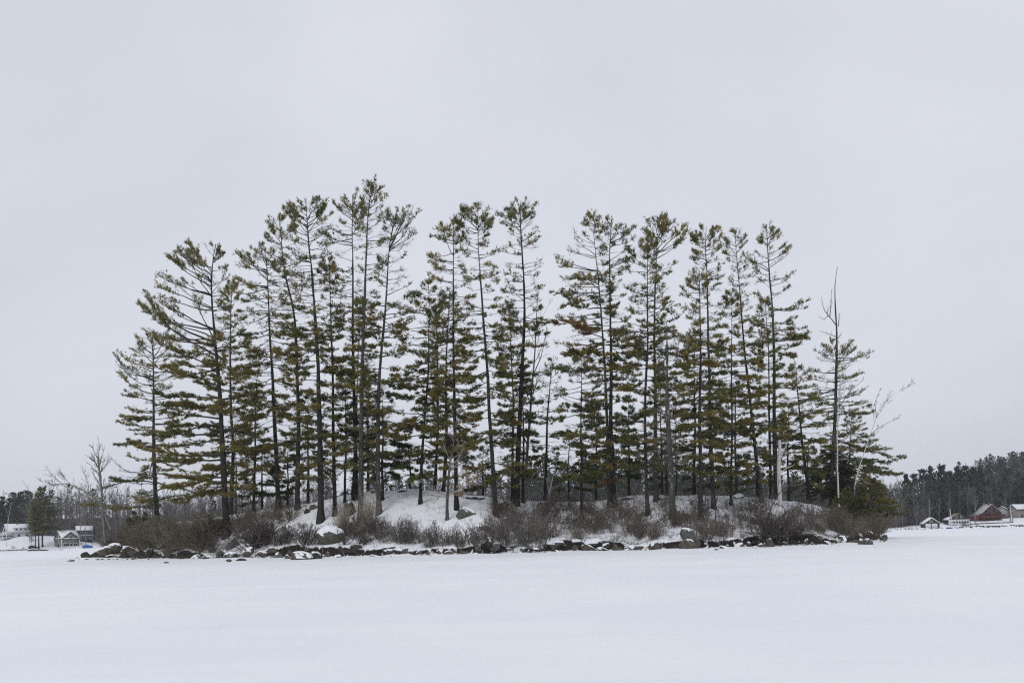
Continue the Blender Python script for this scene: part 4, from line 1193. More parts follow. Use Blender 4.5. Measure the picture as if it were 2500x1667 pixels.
MARKS = [(150, 'forked dead tree'), (300, 'outermost left pine'), (470, 'thick left-sweeping pine'), (640, 'bent pine'), (745, 'snow-capped big boulder'), (900, 'knoll\'s whitish-footed pine'), (1040, 'brown-leaved sapling'),
         (1180, 'kinked pine'), (1300, 'middle sky gap'), (1440, 'twinned thick pines'), (1560, 'flat-topped pine'), (1690, 'yellowish dense pine'), (1800, 'birch stub'), (1930, 'dead-topped pine'), (2070, 'right-tip cedars')]
counts = {}
for i, (x, y, w, h) in enumerate(ROW):
    mk = [m for m in MARKS if m[0] <= x][-1][1]
    r_ = random.Random(i * 7 + 3)
    mt = r_.choice(['rock_b', 'rock_b', 'rock_a', 'rock_c'])
    sn = r_.choice([0, 0.4, 0.6, 0.75, 0.9])
    size = 'large' if w > 30 else ('small' if w < 14 else 'mid-sized')
    flat = 'flat ' if h < w * 0.36 else ''
    colr = {'rock_b': 'brown', 'rock_a': 'grey', 'rock_c': 'dark'}[mt]
    key = (size, flat, colr, mk)
    counts.setdefault(key, []).append(i)
for key, ids in counts.items():
    size, flat, colr, mk = key
    for j, i in enumerate(ids):
        x, y, w, h = ROW[i]
        r_ = random.Random(i * 7 + 3)
        mt = r_.choice(['rock_b', 'rock_b', 'rock_a', 'rock_c'])
        sn = r_.choice([0, 0.4, 0.6, 0.75, 0.9])
        lb = f'{size} {flat}{colr} shore rock below the {mk}'
        if len(ids) > 1:
            lb += f', {ORD[j]} such from the left'
        rock(lb, x, y, w, max(h, 4), mt, sn, seed=100 + i, sink=r_.uniform(0.3, 0.5), sub=3 if w > 20 else 2)

# small stones between the shore rocks: too many to count
rng = np.random.default_rng(12)
acc = Acc()
for i in range(330):
    px = rng.uniform(190, 2160)
    X, _ = ray(px, 1340)
    Y = front(X * 85)
    Y = front(X * Y) + rng.uniform(-0.9, 1.7)
    w = rng.uniform(0.08, 0.28)
    V, F = rock_shape(rng, w, w * 0.8, w * rng.uniform(0.4, 0.8), 1)
    c = np.array([[0.10, 0.09, 0.075], [0.05, 0.045, 0.04], [0.14, 0.115, 0.085]][rng.integers(0, 3)])
    acc.add(V + np.array([X * Y, Y, max(ground(X * Y, Y), 0.0) + w * 0.1]), F, c)
M['pebble'] = tint_mat('small_stone', 0.9, 0.1, 0.35)
tag(acc.out('shore_gravel', M['pebble']), 'small stones scattered between the shore rocks', 'gravel', kind='stuff')

# ------------------------------------------------------------------ shrubs


def shrub_mesh(kind, v):
    rng = np.random.default_rng(9000 + v * 31 + sum(map(ord, kind)))
    cfg = {'twig': dict(n=20, lean=0.55, ln=1.0, kids=(6, 5), up=0.10, col=(0.160, 0.142, 0.125), jit=0.14, r=0.010),
           'dark': dict(n=13, lean=0.75, ln=1.05, kids=(7, 6), up=0.05, col=(0.105, 0.092, 0.082), jit=0.22, r=0.017),
           'olive': dict(n=24, lean=0.65, ln=1.0, kids=(7, 6), up=0.06, col=(0.165, 0.143, 0.105), jit=0.20, r=0.010),
           'brown': dict(n=20, lean=0.6, ln=1.0, kids=(6, 5), up=0.08, col=(0.158, 0.135, 0.114), jit=0.18, r=0.010),
           'cane': dict(n=20, lean=0.22, ln=1.05, kids=(4, 2), up=0.06, col=(0.32, 0.285, 0.22), jit=0.07, r=0.008),
           'leafy': dict(n=18, lean=0.6, ln=1.0, kids=(6, 4), up=0.08, col=(0.15, 0.13, 0.113), jit=0.18, r=0.009)}[kind]
    n = cfg['n']
    a = rng.uniform(0, 6.283, n)
    q = rng.uniform(0, 1, n) ** 0.7
    B = np.stack([np.cos(a) * q * 0.16, np.sin(a) * q * 0.16, np.full(n, -0.06)], -1)
    d = unit(np.stack([np.cos(a) * q * cfg['lean'] + rng.normal(0, 0.12, n), np.sin(a) * q * cfg['lean'] + rng.normal(0, 0.12, n), np.ones(n)], -1))
    ln = cfg['ln'] * rng.uniform(0.6, 1.08, n)
    K = 6
    path, cur = [B], B
    for j in range(K - 1):
        d = unit(d + rng.normal(0, cfg['jit'], d.shape) + np.array([0, 0, cfg['up'] * 0.4]))
        cur = cur + d * (ln / (K - 1))[:, None]
        path.append(cur)
    P = np.stack(path, 1)
    R = cfg['r'] * np.linspace(1, 0.35, K)[None] * rng.uniform(0.7, 1.2, (n, 1))
    acc = Acc()
    c = np.array(cfg['col'])

    def put(P, R, blade):
        k = rng.uniform(0.7, 1.3, (len(P), 1))
        if blade:
            V, F = blades(P[:, 0], P[:, -1], np.maximum(R[:, 0] * 1.8, 0.0055), rng)
            acc.add(V, F, np.repeat(c * k, 3, 0))
        else:
            V, Qd = tubes(P, R, 3)
            acc.add(V, Qd, np.repeat(c * k, P.shape[1] * 3, 0))
    put(P, R, False)
    P1, R1 = grow(P, R, cfg['kids'][0], 0.36, 34, cfg['up'], 3, rng, 0.25, cfg['jit'], 0.7)
    put(P1, np.maximum(R1, 0.0032), False)
    P2, R2 = grow(P1, R1, cfg['kids'][1], 0.5, 36, cfg['up'], 2, rng, 0.2, cfg['jit'], 0.7)
    put(P2, R2, True)
    wood = acc
    lf = None
    if kind in ('leafy', 'dark', 'twig'):
        lf = Acc()
        nl = {'leafy': 260, 'dark': 150, 'twig': 50}[kind]
        e = np.concatenate([P1[:, -1], P2[:, -1], P2[:, 0]])
        e = e[rng.choice(len(e), nl)]
        dn = unit(rng.normal(0, 0.7, (nl, 3)) + np.array([0, 0, -0.5]))
        V, F = leaf_quads(e, e + dn * rng.uniform(0.03, 0.065, nl)[:, None], rng.uniform(0.02, 0.04, nl), rng)
        lc = np.array([0.075, 0.05, 0.036]) * rng.uniform(0.5, 1.8, (nl, 1))
        lf.add(V, F, np.repeat(lc, 4, 0))
    return wood, lf


SHR = {}
for kind in ('twig', 'dark', 'olive', 'brown', 'cane', 'leafy'):
    SHR[kind] = []
    for v in range(4):
        w_, l_ = shrub_mesh(kind, v)
        o = w_.out('stems', M['twig'])
        l = l_.out('leaves', M['leaf']) if l_ else None
        for q in (o, l):
            if q:
                COL.objects.unlink(q)
        SHR[kind].append((o, l))

LOOK = {'twig': 'bare dense twiggy shrub', 'dark': 'dark gnarled shrub', 'olive': 'tangled olive-brown shrub', 'brown': 'reddish-brown leafless shrub', 'cane': 'clump of tall pale canes', 'leafy': 'withered-leaved shrub'}
ZONES = [  # columns, rows of the foot, how many, kind, height in metres, width factor, where
    (285, 420, 1318, 1345, 15, 'olive', 2.0, 3.6, 1.0, 'under the outermost left pine'),
    (415, 535, 1312, 1345, 14, 'olive', 2.0, 3.6, 1.0, 'left of the thick left pine'),
    (390, 560, 1266, 1306, 16, 'olive', 1.4, 2.4, 1.3, 'behind the thick left pine foot'),
    (260, 340, 1325, 1340, 5, 'dark', 1.2, 2.0, 1.0, 'by the forked dead tree'),
    (480, 560, 1330, 1350, 8, 'leafy', 1.2, 1.9, 1.1, 'below the thick left-sweeping pine'),
    (590, 675, 1312, 1340, 8, 'dark', 1.8, 2.8, 1.2, 'below the bent pine'),
    (675, 765, 1312, 1342, 8, 'dark', 1.2, 2.0, 1.2, 'left of the snow-capped big boulder'),
    (560, 740, 1245, 1300, 16, 'olive', 1.0, 1.9, 1.2, 'behind the bent pine foot'),
    (830, 925, 1278, 1312, 10, 'cane', 2.2, 3.2, 0.8, 'before the tallest pine'),
    (830, 935, 1300, 1332, 11, 'dark', 1.2, 2.1, 1.1, 'beside the dark slab'),
    (930, 1025, 1312, 1332, 8, 'twig', 1.5, 2.2, 1.0, 'below the open snowy knoll'),
    (1020, 1160, 1322, 1337, 12, 'twig', 1.4, 1.9, 1.1, 'in the row below the mossy boulder'),
    (1160, 1335, 1306, 1335, 14, 'twig', 1.5, 2.4, 1.1, 'below the kinked pine'),
    (1220, 1335, 1250, 1300, 13, 'brown', 1.2, 2.2, 1.0, 'just behind the kinked pine foot'),
    (1330, 1460, 1246, 1308, 15, 'leafy', 1.2, 2.0, 1.1, 'below the middle sky gap'),
    (1440, 1620, 1246, 1308, 18, 'brown', 1.3, 2.2, 1.1, 'around the twinned thick pines'),
    (1330, 1620, 1308, 1322, 12, 'brown', 1.0, 1.6, 1.1, 'left of the upright grey boulder'),
    (1600, 1760, 1236, 1290, 17, 'leafy', 1.1, 1.9, 1.2, 'around the thick pale grey trunk'),
    (1750, 1960, 1244, 1296, 17, 'leafy', 1.1, 1.9, 1.2, 'around the birch stub'),
    (1700, 1870, 1296, 1322, 14, 'brown', 1.1, 1.9, 1.1, 'right of the upright grey boulder'),
    (1865, 1950, 1296, 1318, 8, 'dark', 1.8, 2.8, 1.0, 'fanning out below the birch stub'),
    (1940, 2080, 1262, 1306, 14, 'brown', 1.4, 2.4, 1.1, 'below the dead-topped pine'),
    (2040, 2150, 1284, 1312, 15, 'olive', 1.6, 2.8, 1.0, 'around the right-tip cedars'),
]
rng = np.random.default_rng(99)
for (x0, x1, y0, y1, n, kind, h0, h1, wf, where) in ZONES:
    n = min(30, int(n * 1.3))
    px = np.sort(rng.uniform(x0, x1, n))
    for j in range(n):
        b = hit(px[j], rng.uniform(y0, y1))
        if b is None:
            b = hit(px[j], y1)
            if b is None:
                continue
        if b[2] < 0.2:
            b[1] += 1.6
            b[2] = ground(b[0], b[1])
        h = rng.uniform(h0 * 0.65, h1 * 1.05)
        r = empty('shrub' if kind != 'cane' else 'cane_clump', (b[0], b[1], b[2]), rng.uniform(0, 6.28))
        ww = h * wf * rng.uniform(0.85, 1.2)
        r.scale = (ww * rng.uniform(0.8, 1.4), ww * rng.uniform(0.8, 1.2), h)
        r.rotation_euler = (rng.normal(0, 0.17), rng.normal(0, 0.2), rng.uniform(0, 6.28))
        tag(r, f'{LOOK[kind]} {where}, {ORD[j]} from left', 'shrub', f'{kind} shrubs {where}')
        o, l = SHR[kind][int(rng.integers(0, 4))]
        for q in (o, l):
            if q:
                c = q.copy()
                COL.objects.link(c)
                c.parent = r

# ------------------------------------------------------------------ low brush, dry grass and fallen twigs poking through the snow (uncountable)
rng = np.random.default_rng(123)
acc = Acc()
m_ = 0
pts = []
while len(pts) < 2600:
    px = rng.uniform(250, 2140)
    if 900 < px < 1200 and rng.random() < 0.75:
        continue
    X = ray(px, 1280)[0]
    Y = front(X * 85)
    d = rng.uniform(1.8, 17)
    Y = front(X * Y) + d
    pts.append((X * Y, Y))
pts = np.array(pts)
Z = terr(pts[:, 0], pts[:, 1])
base = np.stack([pts[:, 0], pts[:, 1], Z - 0.03], -1)
k = np.repeat(np.arange(len(base)), 9)
n = len(k)
bs = base[k] + np.stack([rng.normal(0, 0.14, n), rng.normal(0, 0.14, n), np.zeros(n)], -1)
tp = bs + np.stack([rng.normal(0, 0.13, n), rng.normal(0, 0.13, n), rng.uniform(0.12, 0.55, n)], -1)
V, F = blades(bs, tp, rng.uniform(0.012, 0.022, n), rng)
cc = np.array([[0.13, 0.105, 0.07], [0.075, 0.06, 0.048], [0.17, 0.14, 0.095]])[rng.integers(0, 3, len(base))]
acc.add(V, F, np.repeat(cc[k], 3, 0))
tag(acc.out('undergrowth', M['twig']), 'dry grass and twig stubble poking through the island snow', 'undergrowth', kind='stuff')

# ------------------------------------------------------------------ far shore: woods, houses, small things


def far_pos(px, d):
    x = ray(px, 1300)[0]
    Y = 388.0 + d
    for _ in range(4):
        Y = float(far_front(x * Y)) + d
    return np.array([x * Y, Y, float(max(far_z(x * Y, Y), 0.0))])


def far_bare(v):
    rng = np.random.default_rng(400 + v)
    K = 6
    z = np.linspace(0, 1, K)
    ax = np.stack([0.03 * rng.normal() * z + 0.012 * rng.normal(size=K), 0.03 * rng.normal() * z, z * 0.97], -1)
    ax[0, :2] = 0
    R = 0.011 * (1 - 0.8 * z)
    a = Acc()
    tone = np.array([0.17, 0.158, 0.145]) * rng.uniform(0.7, 1.3)
    a.add(*tubes(ax[None], R[None], 4), tone * 1.15)
    P, Rr = grow(ax[None], R[None], 14, 0.34, 36, 0.16, 4, rng, 0.22, 0.12, 0.6)
    a.add(*tubes(P[:, [0, 2, 3]], np.maximum(Rr[:, [0, 2, 3]], 0.0026), 3), tone)
    P, Rr = grow(P, Rr, 5, 0.5, 34, 0.12, 2, rng, 0.2, 0.12, 0.7)
    V, F = blades(P[:, 0], P[:, -1], np.full(len(P), 0.0048), rng)
    a.add(V, F, tone)
    P, Rr = grow(P, Rr, 3, 0.6, 34, 0.10, 2, rng, 0.2, 0.12, 0.7)
    V, F = blades(P[:, 0], P[:, -1], np.full(len(P), 0.0030), rng)
    a.add(V, F, tone * 1.05)
    return a


def far_conifer(v, n=95, nb=3):
    rng = np.random.default_rng(600 + v)
    a = Acc()
    ax = np.array([[0, 0, 0], [0.01 * rng.normal(), 0, 0.5], [0.015 * rng.normal(), 0, 1.0]])
    a.add(*tubes(ax[None], np.array([[0.013, 0.009, 0.002]]), 5), np.array([0.05, 0.046, 0.042]))
    lo = rng.uniform(0.12, 0.3)
    u = (np.arange(n) + rng.random(n)) / n
    z = lo + (1 - lo) * u
    az = np.cumsum(np.full(n, 2.4)) + rng.normal(0, 0.4, n)
    ext = (0.03 + 0.19 * np.interp(u, [0, 0.25, 0.7, 1], [0.75, 1, 0.65, 0.12])) * rng.uniform(0.6, 1.2, n)
    ext = ext * (1 + 0.5 * np.sin(z * 31 + v * 2))
    el = np.radians(np.interp(u, [0, 0.6, 1], [-4, 12, 50]) + rng.normal(0, 8, n))
    D = np.stack([np.cos(az) * np.cos(el), np.sin(az) * np.cos(el), np.sin(el)], -1)
    B = np.stack([0 * z, 0 * z, z], -1)
    k = np.repeat(np.arange(n), nb)
    t = rng.uniform(0.3, 1.0, len(k))[:, None]
    p = B[k] + D[k] * ext[k][:, None] * t + rng.normal(0, 0.006, (len(k), 3))
    d = unit(D[k] + rng.normal(0, 0.5, (len(k), 3)) * np.array([1, 1, 0.45]) + np.array([0, 0, 0.12]))
    ln = rng.uniform(0.045, 0.09, len(k))
    V, F = leaf_quads(p - d * ln[:, None] * 0.4, p + d * ln[:, None] * 0.6, ln * rng.uniform(0.35, 0.6, len(k)), rng)
    c = np.array([0.040, 0.050, 0.030]) * rng.uniform(0.65, 1.35, (len(k), 1)) * rng.uniform(0.75, 1.25) + np.array([0.02, 0.014, 0.0]) * rng.random()
    return a, (V, F, np.repeat(c, 4, 0))


def cat_acc(a):
    t = [f for f in a.F if f.shape[1] == 3]
    q = [f for f in a.F if f.shape[1] == 4]
    return np.concatenate(a.V), (np.concatenate(t) if t else None), (np.concatenate(q) if q else None), np.concatenate(a.C)


BV = [cat_acc(far_bare(i)) for i in range(7)]
CVv = []
for i in range(7):
    a, lf = far_conifer(i)
    a.add(*lf)
    CVv.append(cat_acc(a))
PC = ([0, 60, 130, 250, 560, 800, 940, 1030, 1120, 1250, 1300, 1450, 1700, 2100, 2200, 2260, 2330, 2500], [0.5, 0.4, 0.12, 0.06, 0.06, 0.1, 0.4, 0.35, 0.12, 0.2, 0.7, 0.65, 0.6, 0.45, 0.1, 0.22, 0.4, 0.5])
rng = np.random.default_rng(55)
SPOTS = {'bare': [], 'con': []}


def plant(kind, pos, h, w):
    SPOTS[kind].append((*pos, w, h, rng.uniform(0, 6.283), int(rng.integers(0, 7))))


CLEAR = [(0, 62, 40), (62, 128, 12), (128, 230, 34), (2245, 2300, 26), (2300, 2360, 40), (2360, 2510, 46)]
for i in range(2300):
    px = rng.uniform(-90, 2620)
    lo = 11
    for c0, c1, cd in CLEAR:
        if c0 - 40 <= px <= c1 + 6:
            lo = max(lo, cd)
    d = lo + rng.random() ** 1.2 * (112 - lo)
    pos = far_pos(px, d)
    hm = np.interp(px, [-60, 60, 300, 560, 900, 1250, 1400, 1900, 2150, 2350, 2590], [0.82, 0.85, 1.0, 1.05, 1.0, 1.05, 1.25, 1.15, 0.95, 0.92, 0.92])
    if rng.random() < np.interp(px, *PC):
        h = rng.uniform(8, 19) * hm
        plant('con', pos, h, h * rng.uniform(0.85, 1.25))
    else:
        h = rng.uniform(11, 18) * hm
        plant('bare', pos, h, h * rng.uniform(0.9, 1.3))
for i in range(650):                                  # the wooded hill at the right
    px = rng.uniform(2330, 2640)
    pos = far_pos(px, rng.uniform(80, 310))
    if rng.random() < 0.6:
        h = rng.uniform(6, 14)
        plant('con', pos, h, h * rng.uniform(0.9, 1.3))
    else:
        h = rng.uniform(8, 12)
        plant('bare', pos, h, h * 1.2)
for i in range(700):                                  # low brush at the wood's edge
    px = rng.choice([rng.uniform(-40, 340), rng.uniform(340, 1420), rng.uniform(2100, 2270)])
    lo = 10
    for c0, c1, cd in CLEAR:
        if c0 - 40 <= px <= c1 + 6:
            lo = max(lo, cd - 4)
    pos = far_pos(px, rng.uniform(lo, lo + 20))
    h = rng.uniform(3, 7)
    plant('bare', pos, h, h * 1.6)


def scatter(name, label, variants, spots, mat):
    """One mass of trees: points carrying the variant meshes through a geometry-nodes modifier."""
    coll = bpy.data.collections.new(name + '_variants')
    for i, (V, T, Qd, C) in enumerate(variants):
        o = build(f'{name}_tree_{i}', V, [q for q in (T, Qd) if q is not None], mat, col=C)
        COL.objects.unlink(o)
        coll.objects.link(o)
    S = np.array(spots)
    me = bpy.data.meshes.new(name)
    me.vertices.add(len(S))
    me.vertices.foreach_set('co', S[:, :3].astype(np.float32).ravel())
    for nm, ty, dat in (('scl', 'FLOAT_VECTOR', S[:, [3, 3, 4]]), ('rot', 'FLOAT_VECTOR', np.stack([0 * S[:, 5], 0 * S[:, 5], S[:, 5]], -1))):
        at_ = me.attributes.new(nm, ty, 'POINT')
        at_.data.foreach_set('vector', dat.astype(np.float32).ravel())
    at_ = me.attributes.new('var', 'INT', 'POINT')
    at_.data.foreach_set('value', S[:, 6].astype(np.int32))
    ob = bpy.data.objects.new(name, me)
    COL.objects.link(ob)
    me.materials.append(mat)
    ng = bpy.data.node_groups.new(name + '_scatter', 'GeometryNodeTree')
    ng.interface.new_socket('Geometry', in_out='INPUT', socket_type='NodeSocketGeometry')
    ng.interface.new_socket('Geometry', in_out='OUTPUT', socket_type='NodeSocketGeometry')
    gi, go = ng.nodes.new('NodeGroupInput'), ng.nodes.new('NodeGroupOutput')
    ci = ng.nodes.new('GeometryNodeCollectionInfo')
    ci.inputs['Collection'].default_value = coll
    ci.inputs['Separate Children'].default_value = True
    ci.inputs['Reset Children'].default_value = True
    ip = ng.nodes.new('GeometryNodeInstanceOnPoints')
    ip.inputs['Pick Instance'].default_value = True

    def attr(nm, ty):
        a = ng.nodes.new('GeometryNodeInputNamedAttribute')
        a.data_type = ty
        a.inputs['Name'].default_value = nm
        return a.outputs['Attribute']
    ng.links.new(gi.outputs[0], ip.inputs['Points'])
    ng.links.new(ci.outputs[0], ip.inputs['Instance'])
    ng.links.new(attr('var', 'INT'), ip.inputs['Instance Index'])
    ng.links.new(attr('rot', 'FLOAT_VECTOR'), ip.inputs['Rotation'])
    ng.links.new(attr('scl', 'FLOAT_VECTOR'), ip.inputs['Scale'])
    ng.links.new(ip.outputs['Instances'], go.inputs[0])
    ob.modifiers.new('scatter', 'NODES').node_group = ng
    return tag(ob, label, 'woods', kind='stuff')


scatter('bare_woods', 'far leafless grey-brown woods along the opposite shore', BV, SPOTS['bare'], M['twig'])
scatter('evergreen_woods', 'far dark evergreen woods along the opposite shore', CVv, SPOTS['con'], M['needle'])

# skyline pines one can tell apart
FCM = []
for i in range(4):
    a, lf = far_conifer(20 + i, 150, 6)
    tr = a.out('trunk', M['twig'])
    la = Acc()
    la.add(*lf)
    cr = la.out('crown', M['needle'])
    for q in (tr, cr):
        COL.objects.unlink(q)
    FCM.append((tr, cr))


def far_pine(px, top, d, wide, label, v, group):
    pos = far_pos(px, d)
    x, z = ray(px, top)
    h = max(6.0, EYE + z * pos[1] - pos[2])
    r = empty('pine_tree', pos, v * 1.3)
    r.scale = (h * wide, h * wide, h)
    tag(r, label, 'tree', group)
    for q in FCM[v % 4]:
        c = q.copy()
        COL.objects.link(c)
        c.parent = r


for i, (px, top, w, lb) in enumerate([(2215, 1163, 0.9, 'low skyline pine nearest the island\'s right tip'), (2256, 1149, 1.0, 'skyline pine above the left half of the boathouse'), (2275, 1141, 0.8, 'narrow pointed skyline pine above the boathouse'),
                                      (2302, 1142, 1.1, 'broad skyline pine between boathouse and cottage'), (2340, 1145, 0.8, 'skyline pine above the brown cottage'), (2360, 1140, 1.0, 'tallest skyline pine left of the red house'),
                                      (2379, 1144, 1.0, 'skyline pine just left above the red house'), (2396, 1147, 0.9, 'skyline pine at the foot of the hill slope'), (2322, 1157, 0.9, 'low skyline pine behind the brown cottage chimney pole'),
                                      (2235, 1160, 0.9, 'small skyline pine left of the boathouse')]):
    far_pine(px, top, 62 + 5 * (i % 3), w, lb, i, 'skyline pines on the far right shore')
for i, (px, top, w, lb) in enumerate([(8, 1214, 1.0, 'dark skyline pine at the far left edge'), (27, 1217, 1.0, 'dark skyline pine behind the white pole'), (49, 1209, 1.1, 'dark round skyline pine right of the white pole')]):
    far_pine(px, top, 58 + 4 * i, w, lb, i + 1, 'skyline pines on the far left shore')

# the group of pines on the far left bank and single bare trees near the houses
GL = 'pines on the far left bank'
for i, (px, top, w, crown, lb) in enumerate([
        (86, 1222, 3, [(1224, 6, 6), (1240, 12, 10), (1260, 14, 12), (1280, 14, 14), (1300, 12, 14)], 'left and lowest of the three big pines on the far left bank'),
        (94, 1200, 3.6, [(1202, 7, 7), (1225, 12, 14), (1250, 18, 22), (1275, 20, 26), (1298, 18, 30)], 'middle of the three big pines on the far left bank'),
        (103, 1186, 4.2, [(1188, 5, 8), (1200, 12, 10), (1225, 16, 24), (1255, 22, 32), (1280, 22, 44), (1296, 18, 46)], 'tallest of the three big pines on the far left bank')]):
    b = far_pos(px, 5 + 2 * i)
    x0 = px + (1 if i else 0)
    pine('pine_tree', lb, [(x0, 1336), (px, 1300), (px, top)], w, crown, 1.0, 0.28, 0.05, seed=80 + i, base=b, limbs_per_m=3.4, tuft=2.6, dark=0.9, group=GL, bark='bark_dark', stubs=0.15)
TW[0] = 0.035
GF = 'bare trees on the far shore'
for i, (px, ft, tp, w, d, mat, tc_, lb) in enumerate([
        (14, 1326, 1226, 1.7, 10, 'birch', (0.45, 0.44, 0.43), 'leaning white dead trunk before the white farmhouse'),
        (73, 1300, 1188, 1.8, 36, 'bark_dead', (0.22, 0.21, 0.20), 'tall pale bare tree behind the far left pines'),
        (198, 1330, 1238, 1.6, 16, 'bark_dead', (0.2, 0.19, 0.18), 'bare tree just right of the grey gabled house'),
        (209, 1330, 1246, 1.5, 14, 'bark_dead', (0.2, 0.19, 0.18), 'bare tree behind the blue tarpaulin'),
        (225, 1330, 1250, 1.5, 18, 'bark_dead', (0.18, 0.17, 0.16), 'bare tree right of the blue tarpaulin'),
        (172, 1300, 1225, 1.5, 34, 'bark_dead', (0.18, 0.17, 0.16), 'bare tree rising behind the grey gabled house'),
        (2381, 1274, 1197, 2.0, 12, 'bark_dead', (0.2, 0.195, 0.185), 'large spreading bare tree left of the red house'),
        (2319, 1264, 1211, 2.0, 34, 'bark_dead', (0.17, 0.165, 0.155), 'round-crowned bare tree behind the brown cottage'),
        (2455, 1256, 1202, 2.0, 40, 'bark_dead', (0.19, 0.18, 0.17), 'bare tree between the red house and the tan house'),
        (2270, 1268, 1222, 1.5, 30, 'birch', (0.33, 0.33, 0.32), 'white birch stem rising behind the boathouse'),
        (2293, 1274, 1222, 1.5, 28, 'bark_dead', (0.2, 0.195, 0.185), 'bare tree between the boathouse and the cottage'),
        (2238, 1286, 1230, 1.5, 12, 'bark_dead', (0.2, 0.195, 0.185), 'bare tree left of the boathouse by the water'),
        (2370, 1284, 1245, 1.0, 5, 'bark_grey', (0.14, 0.13, 0.12), 'thin sapling at the waterline below the red house'),
        (2190, 1289, 1222, 1.5, 14, 'bark_dead', (0.18, 0.175, 0.165), 'grey bare tree by the water near the island\'s right tip')]):
    b = far_pos(px, d)
    lean = {0: 13}.get(i, rng.uniform(-3, 3))
    bare_tree('bare_tree', lb, [([(px, ft), (px + lean * 0.4, ft + (tp - ft) * 0.5), (px + lean, tp)], w, 0.35)], mat, limbs=5 if i == 0 else 16, levels=((6, 0.5, 34, 0.08, 3), (5, 0.5, 32, 0.07, 2)) if i else ((3, 0.5, 40, 0.0, 2),),
              first=(0.12 if i == 0 else 0.42, 36, 0.14), tcol=tc_, seed=40 + i, base=b, group=GF, smin=0.3)

# ------------------------------------------------------------------ houses
M['white'] = plain('white_siding', (0.66, 0.67, 0.68), 0.7, 0.25, 0.05)
M['trim'] = plain('white_trim', (0.74, 0.75, 0.76), 0.6, 0.3, 0.03)
M['grey'] = plain('taupe_siding', (0.175, 0.165, 0.145), 0.8, 0.2, 0.10)
M['brownw'] = plain('brown_shingle_siding', (0.055, 0.046, 0.042), 0.85, 0.2, 0.2)
M['redw'] = plain('red_stained_siding', (0.105, 0.037, 0.029), 0.75, 0.25, 0.15)
M['tan'] = plain('tan_siding', (0.24, 0.215, 0.185), 0.8, 0.2, 0.08)
M['paleg'] = plain('pale_grey_siding', (0.36, 0.36, 0.34), 0.8, 0.2, 0.06)
M['roof'] = plain('dark_shingles', (0.06, 0.058, 0.056), 0.9, 0.15, 0.2)
M['roofs'] = plain('shingles_dusted_with_snow', (0.40, 0.41, 0.41), 0.9, 0.15, 0.35, 1.2)
M['roofb'] = plain('tan_shingles', (0.22, 0.19, 0.13), 0.9, 0.15, 0.15)
M['glass'] = new_mat('window_glass', 0.12, 0.5)[0]
M['glass'].node_tree.nodes['Principled BSDF'].inputs['Base Color'].default_value = (0.015, 0.018, 0.020, 1)
M['blue'] = plain('blue_tarpaulin', (0.012, 0.085, 0.36), 0.5, 0.4, 0.2)
M['darkpaint'] = plain('dark_car_paint', (0.02, 0.024, 0.022), 0.35, 0.5, 0.1)
M['rubber'] = plain('tyre_rubber', (0.015, 0.015, 0.015), 0.9, 0.1, 0.1)
M['redlamp'] = plain('red_lamp_glass', (0.35, 0.02, 0.02), 0.3, 0.5, 0.1)
M['wood'] = plain('weathered_boards', (0.14, 0.115, 0.09), 0.9, 0.15, 0.25)
M['stone'] = rock_mat('wall_stone', (0.07, 0.06, 0.048), (0.24, 0.21, 0.17), (0.12, 0.11, 0.08))
M['brick'] = plain('chimney_brick', (0.13, 0.075, 0.06), 0.9, 0.15, 0.2)

BOXF = np.array([[0, 3, 2, 1], [4, 5, 6, 7], [0, 1, 5, 4], [1, 2, 6, 5], [2, 3, 7, 6], [3, 0, 4, 7]])


def box(name, c, s, mat, parent, rz=0.0):
    x, y, z = s[0] / 2, s[1] / 2, s[2] / 2
    V = np.array([[-x, -y, -z], [x, -y, -z], [x, y, -z], [-x, y, -z], [-x, -y, z], [x, -y, z], [x, y, z], [-x, y, z]])
    o = build(name, V, [BOXF], M[mat], parent)
    o.location = c
    o.rotation_euler = (0, 0, rz)
    return o


def prism(name, w, d, eave, ridge, mat, parent, axis='y', z0=0.0, off=(0, 0), rs=0.0):
    """Gabled volume; the ridge runs along axis; rs shifts the ridge sideways."""
    P = [(-w / 2, z0), (w / 2, z0), (w / 2, eave), (rs, ridge), (-w / 2, eave)]
    V = []
    for yy in (-d / 2, d / 2):
        for a, z in P:
            V.append((a + off[0], yy + off[1], z) if axis == 'y' else (yy + off[0], a + off[1], z))
    F5 = np.array([[0, 1, 2, 3, 4], [9, 8, 7, 6, 5]])
    F4 = np.array([[i, i + 5, (i + 1) % 5 + 5, (i + 1) % 5] for i in range(5)])
    return build(name, V, [F4, F5], M[mat], parent)


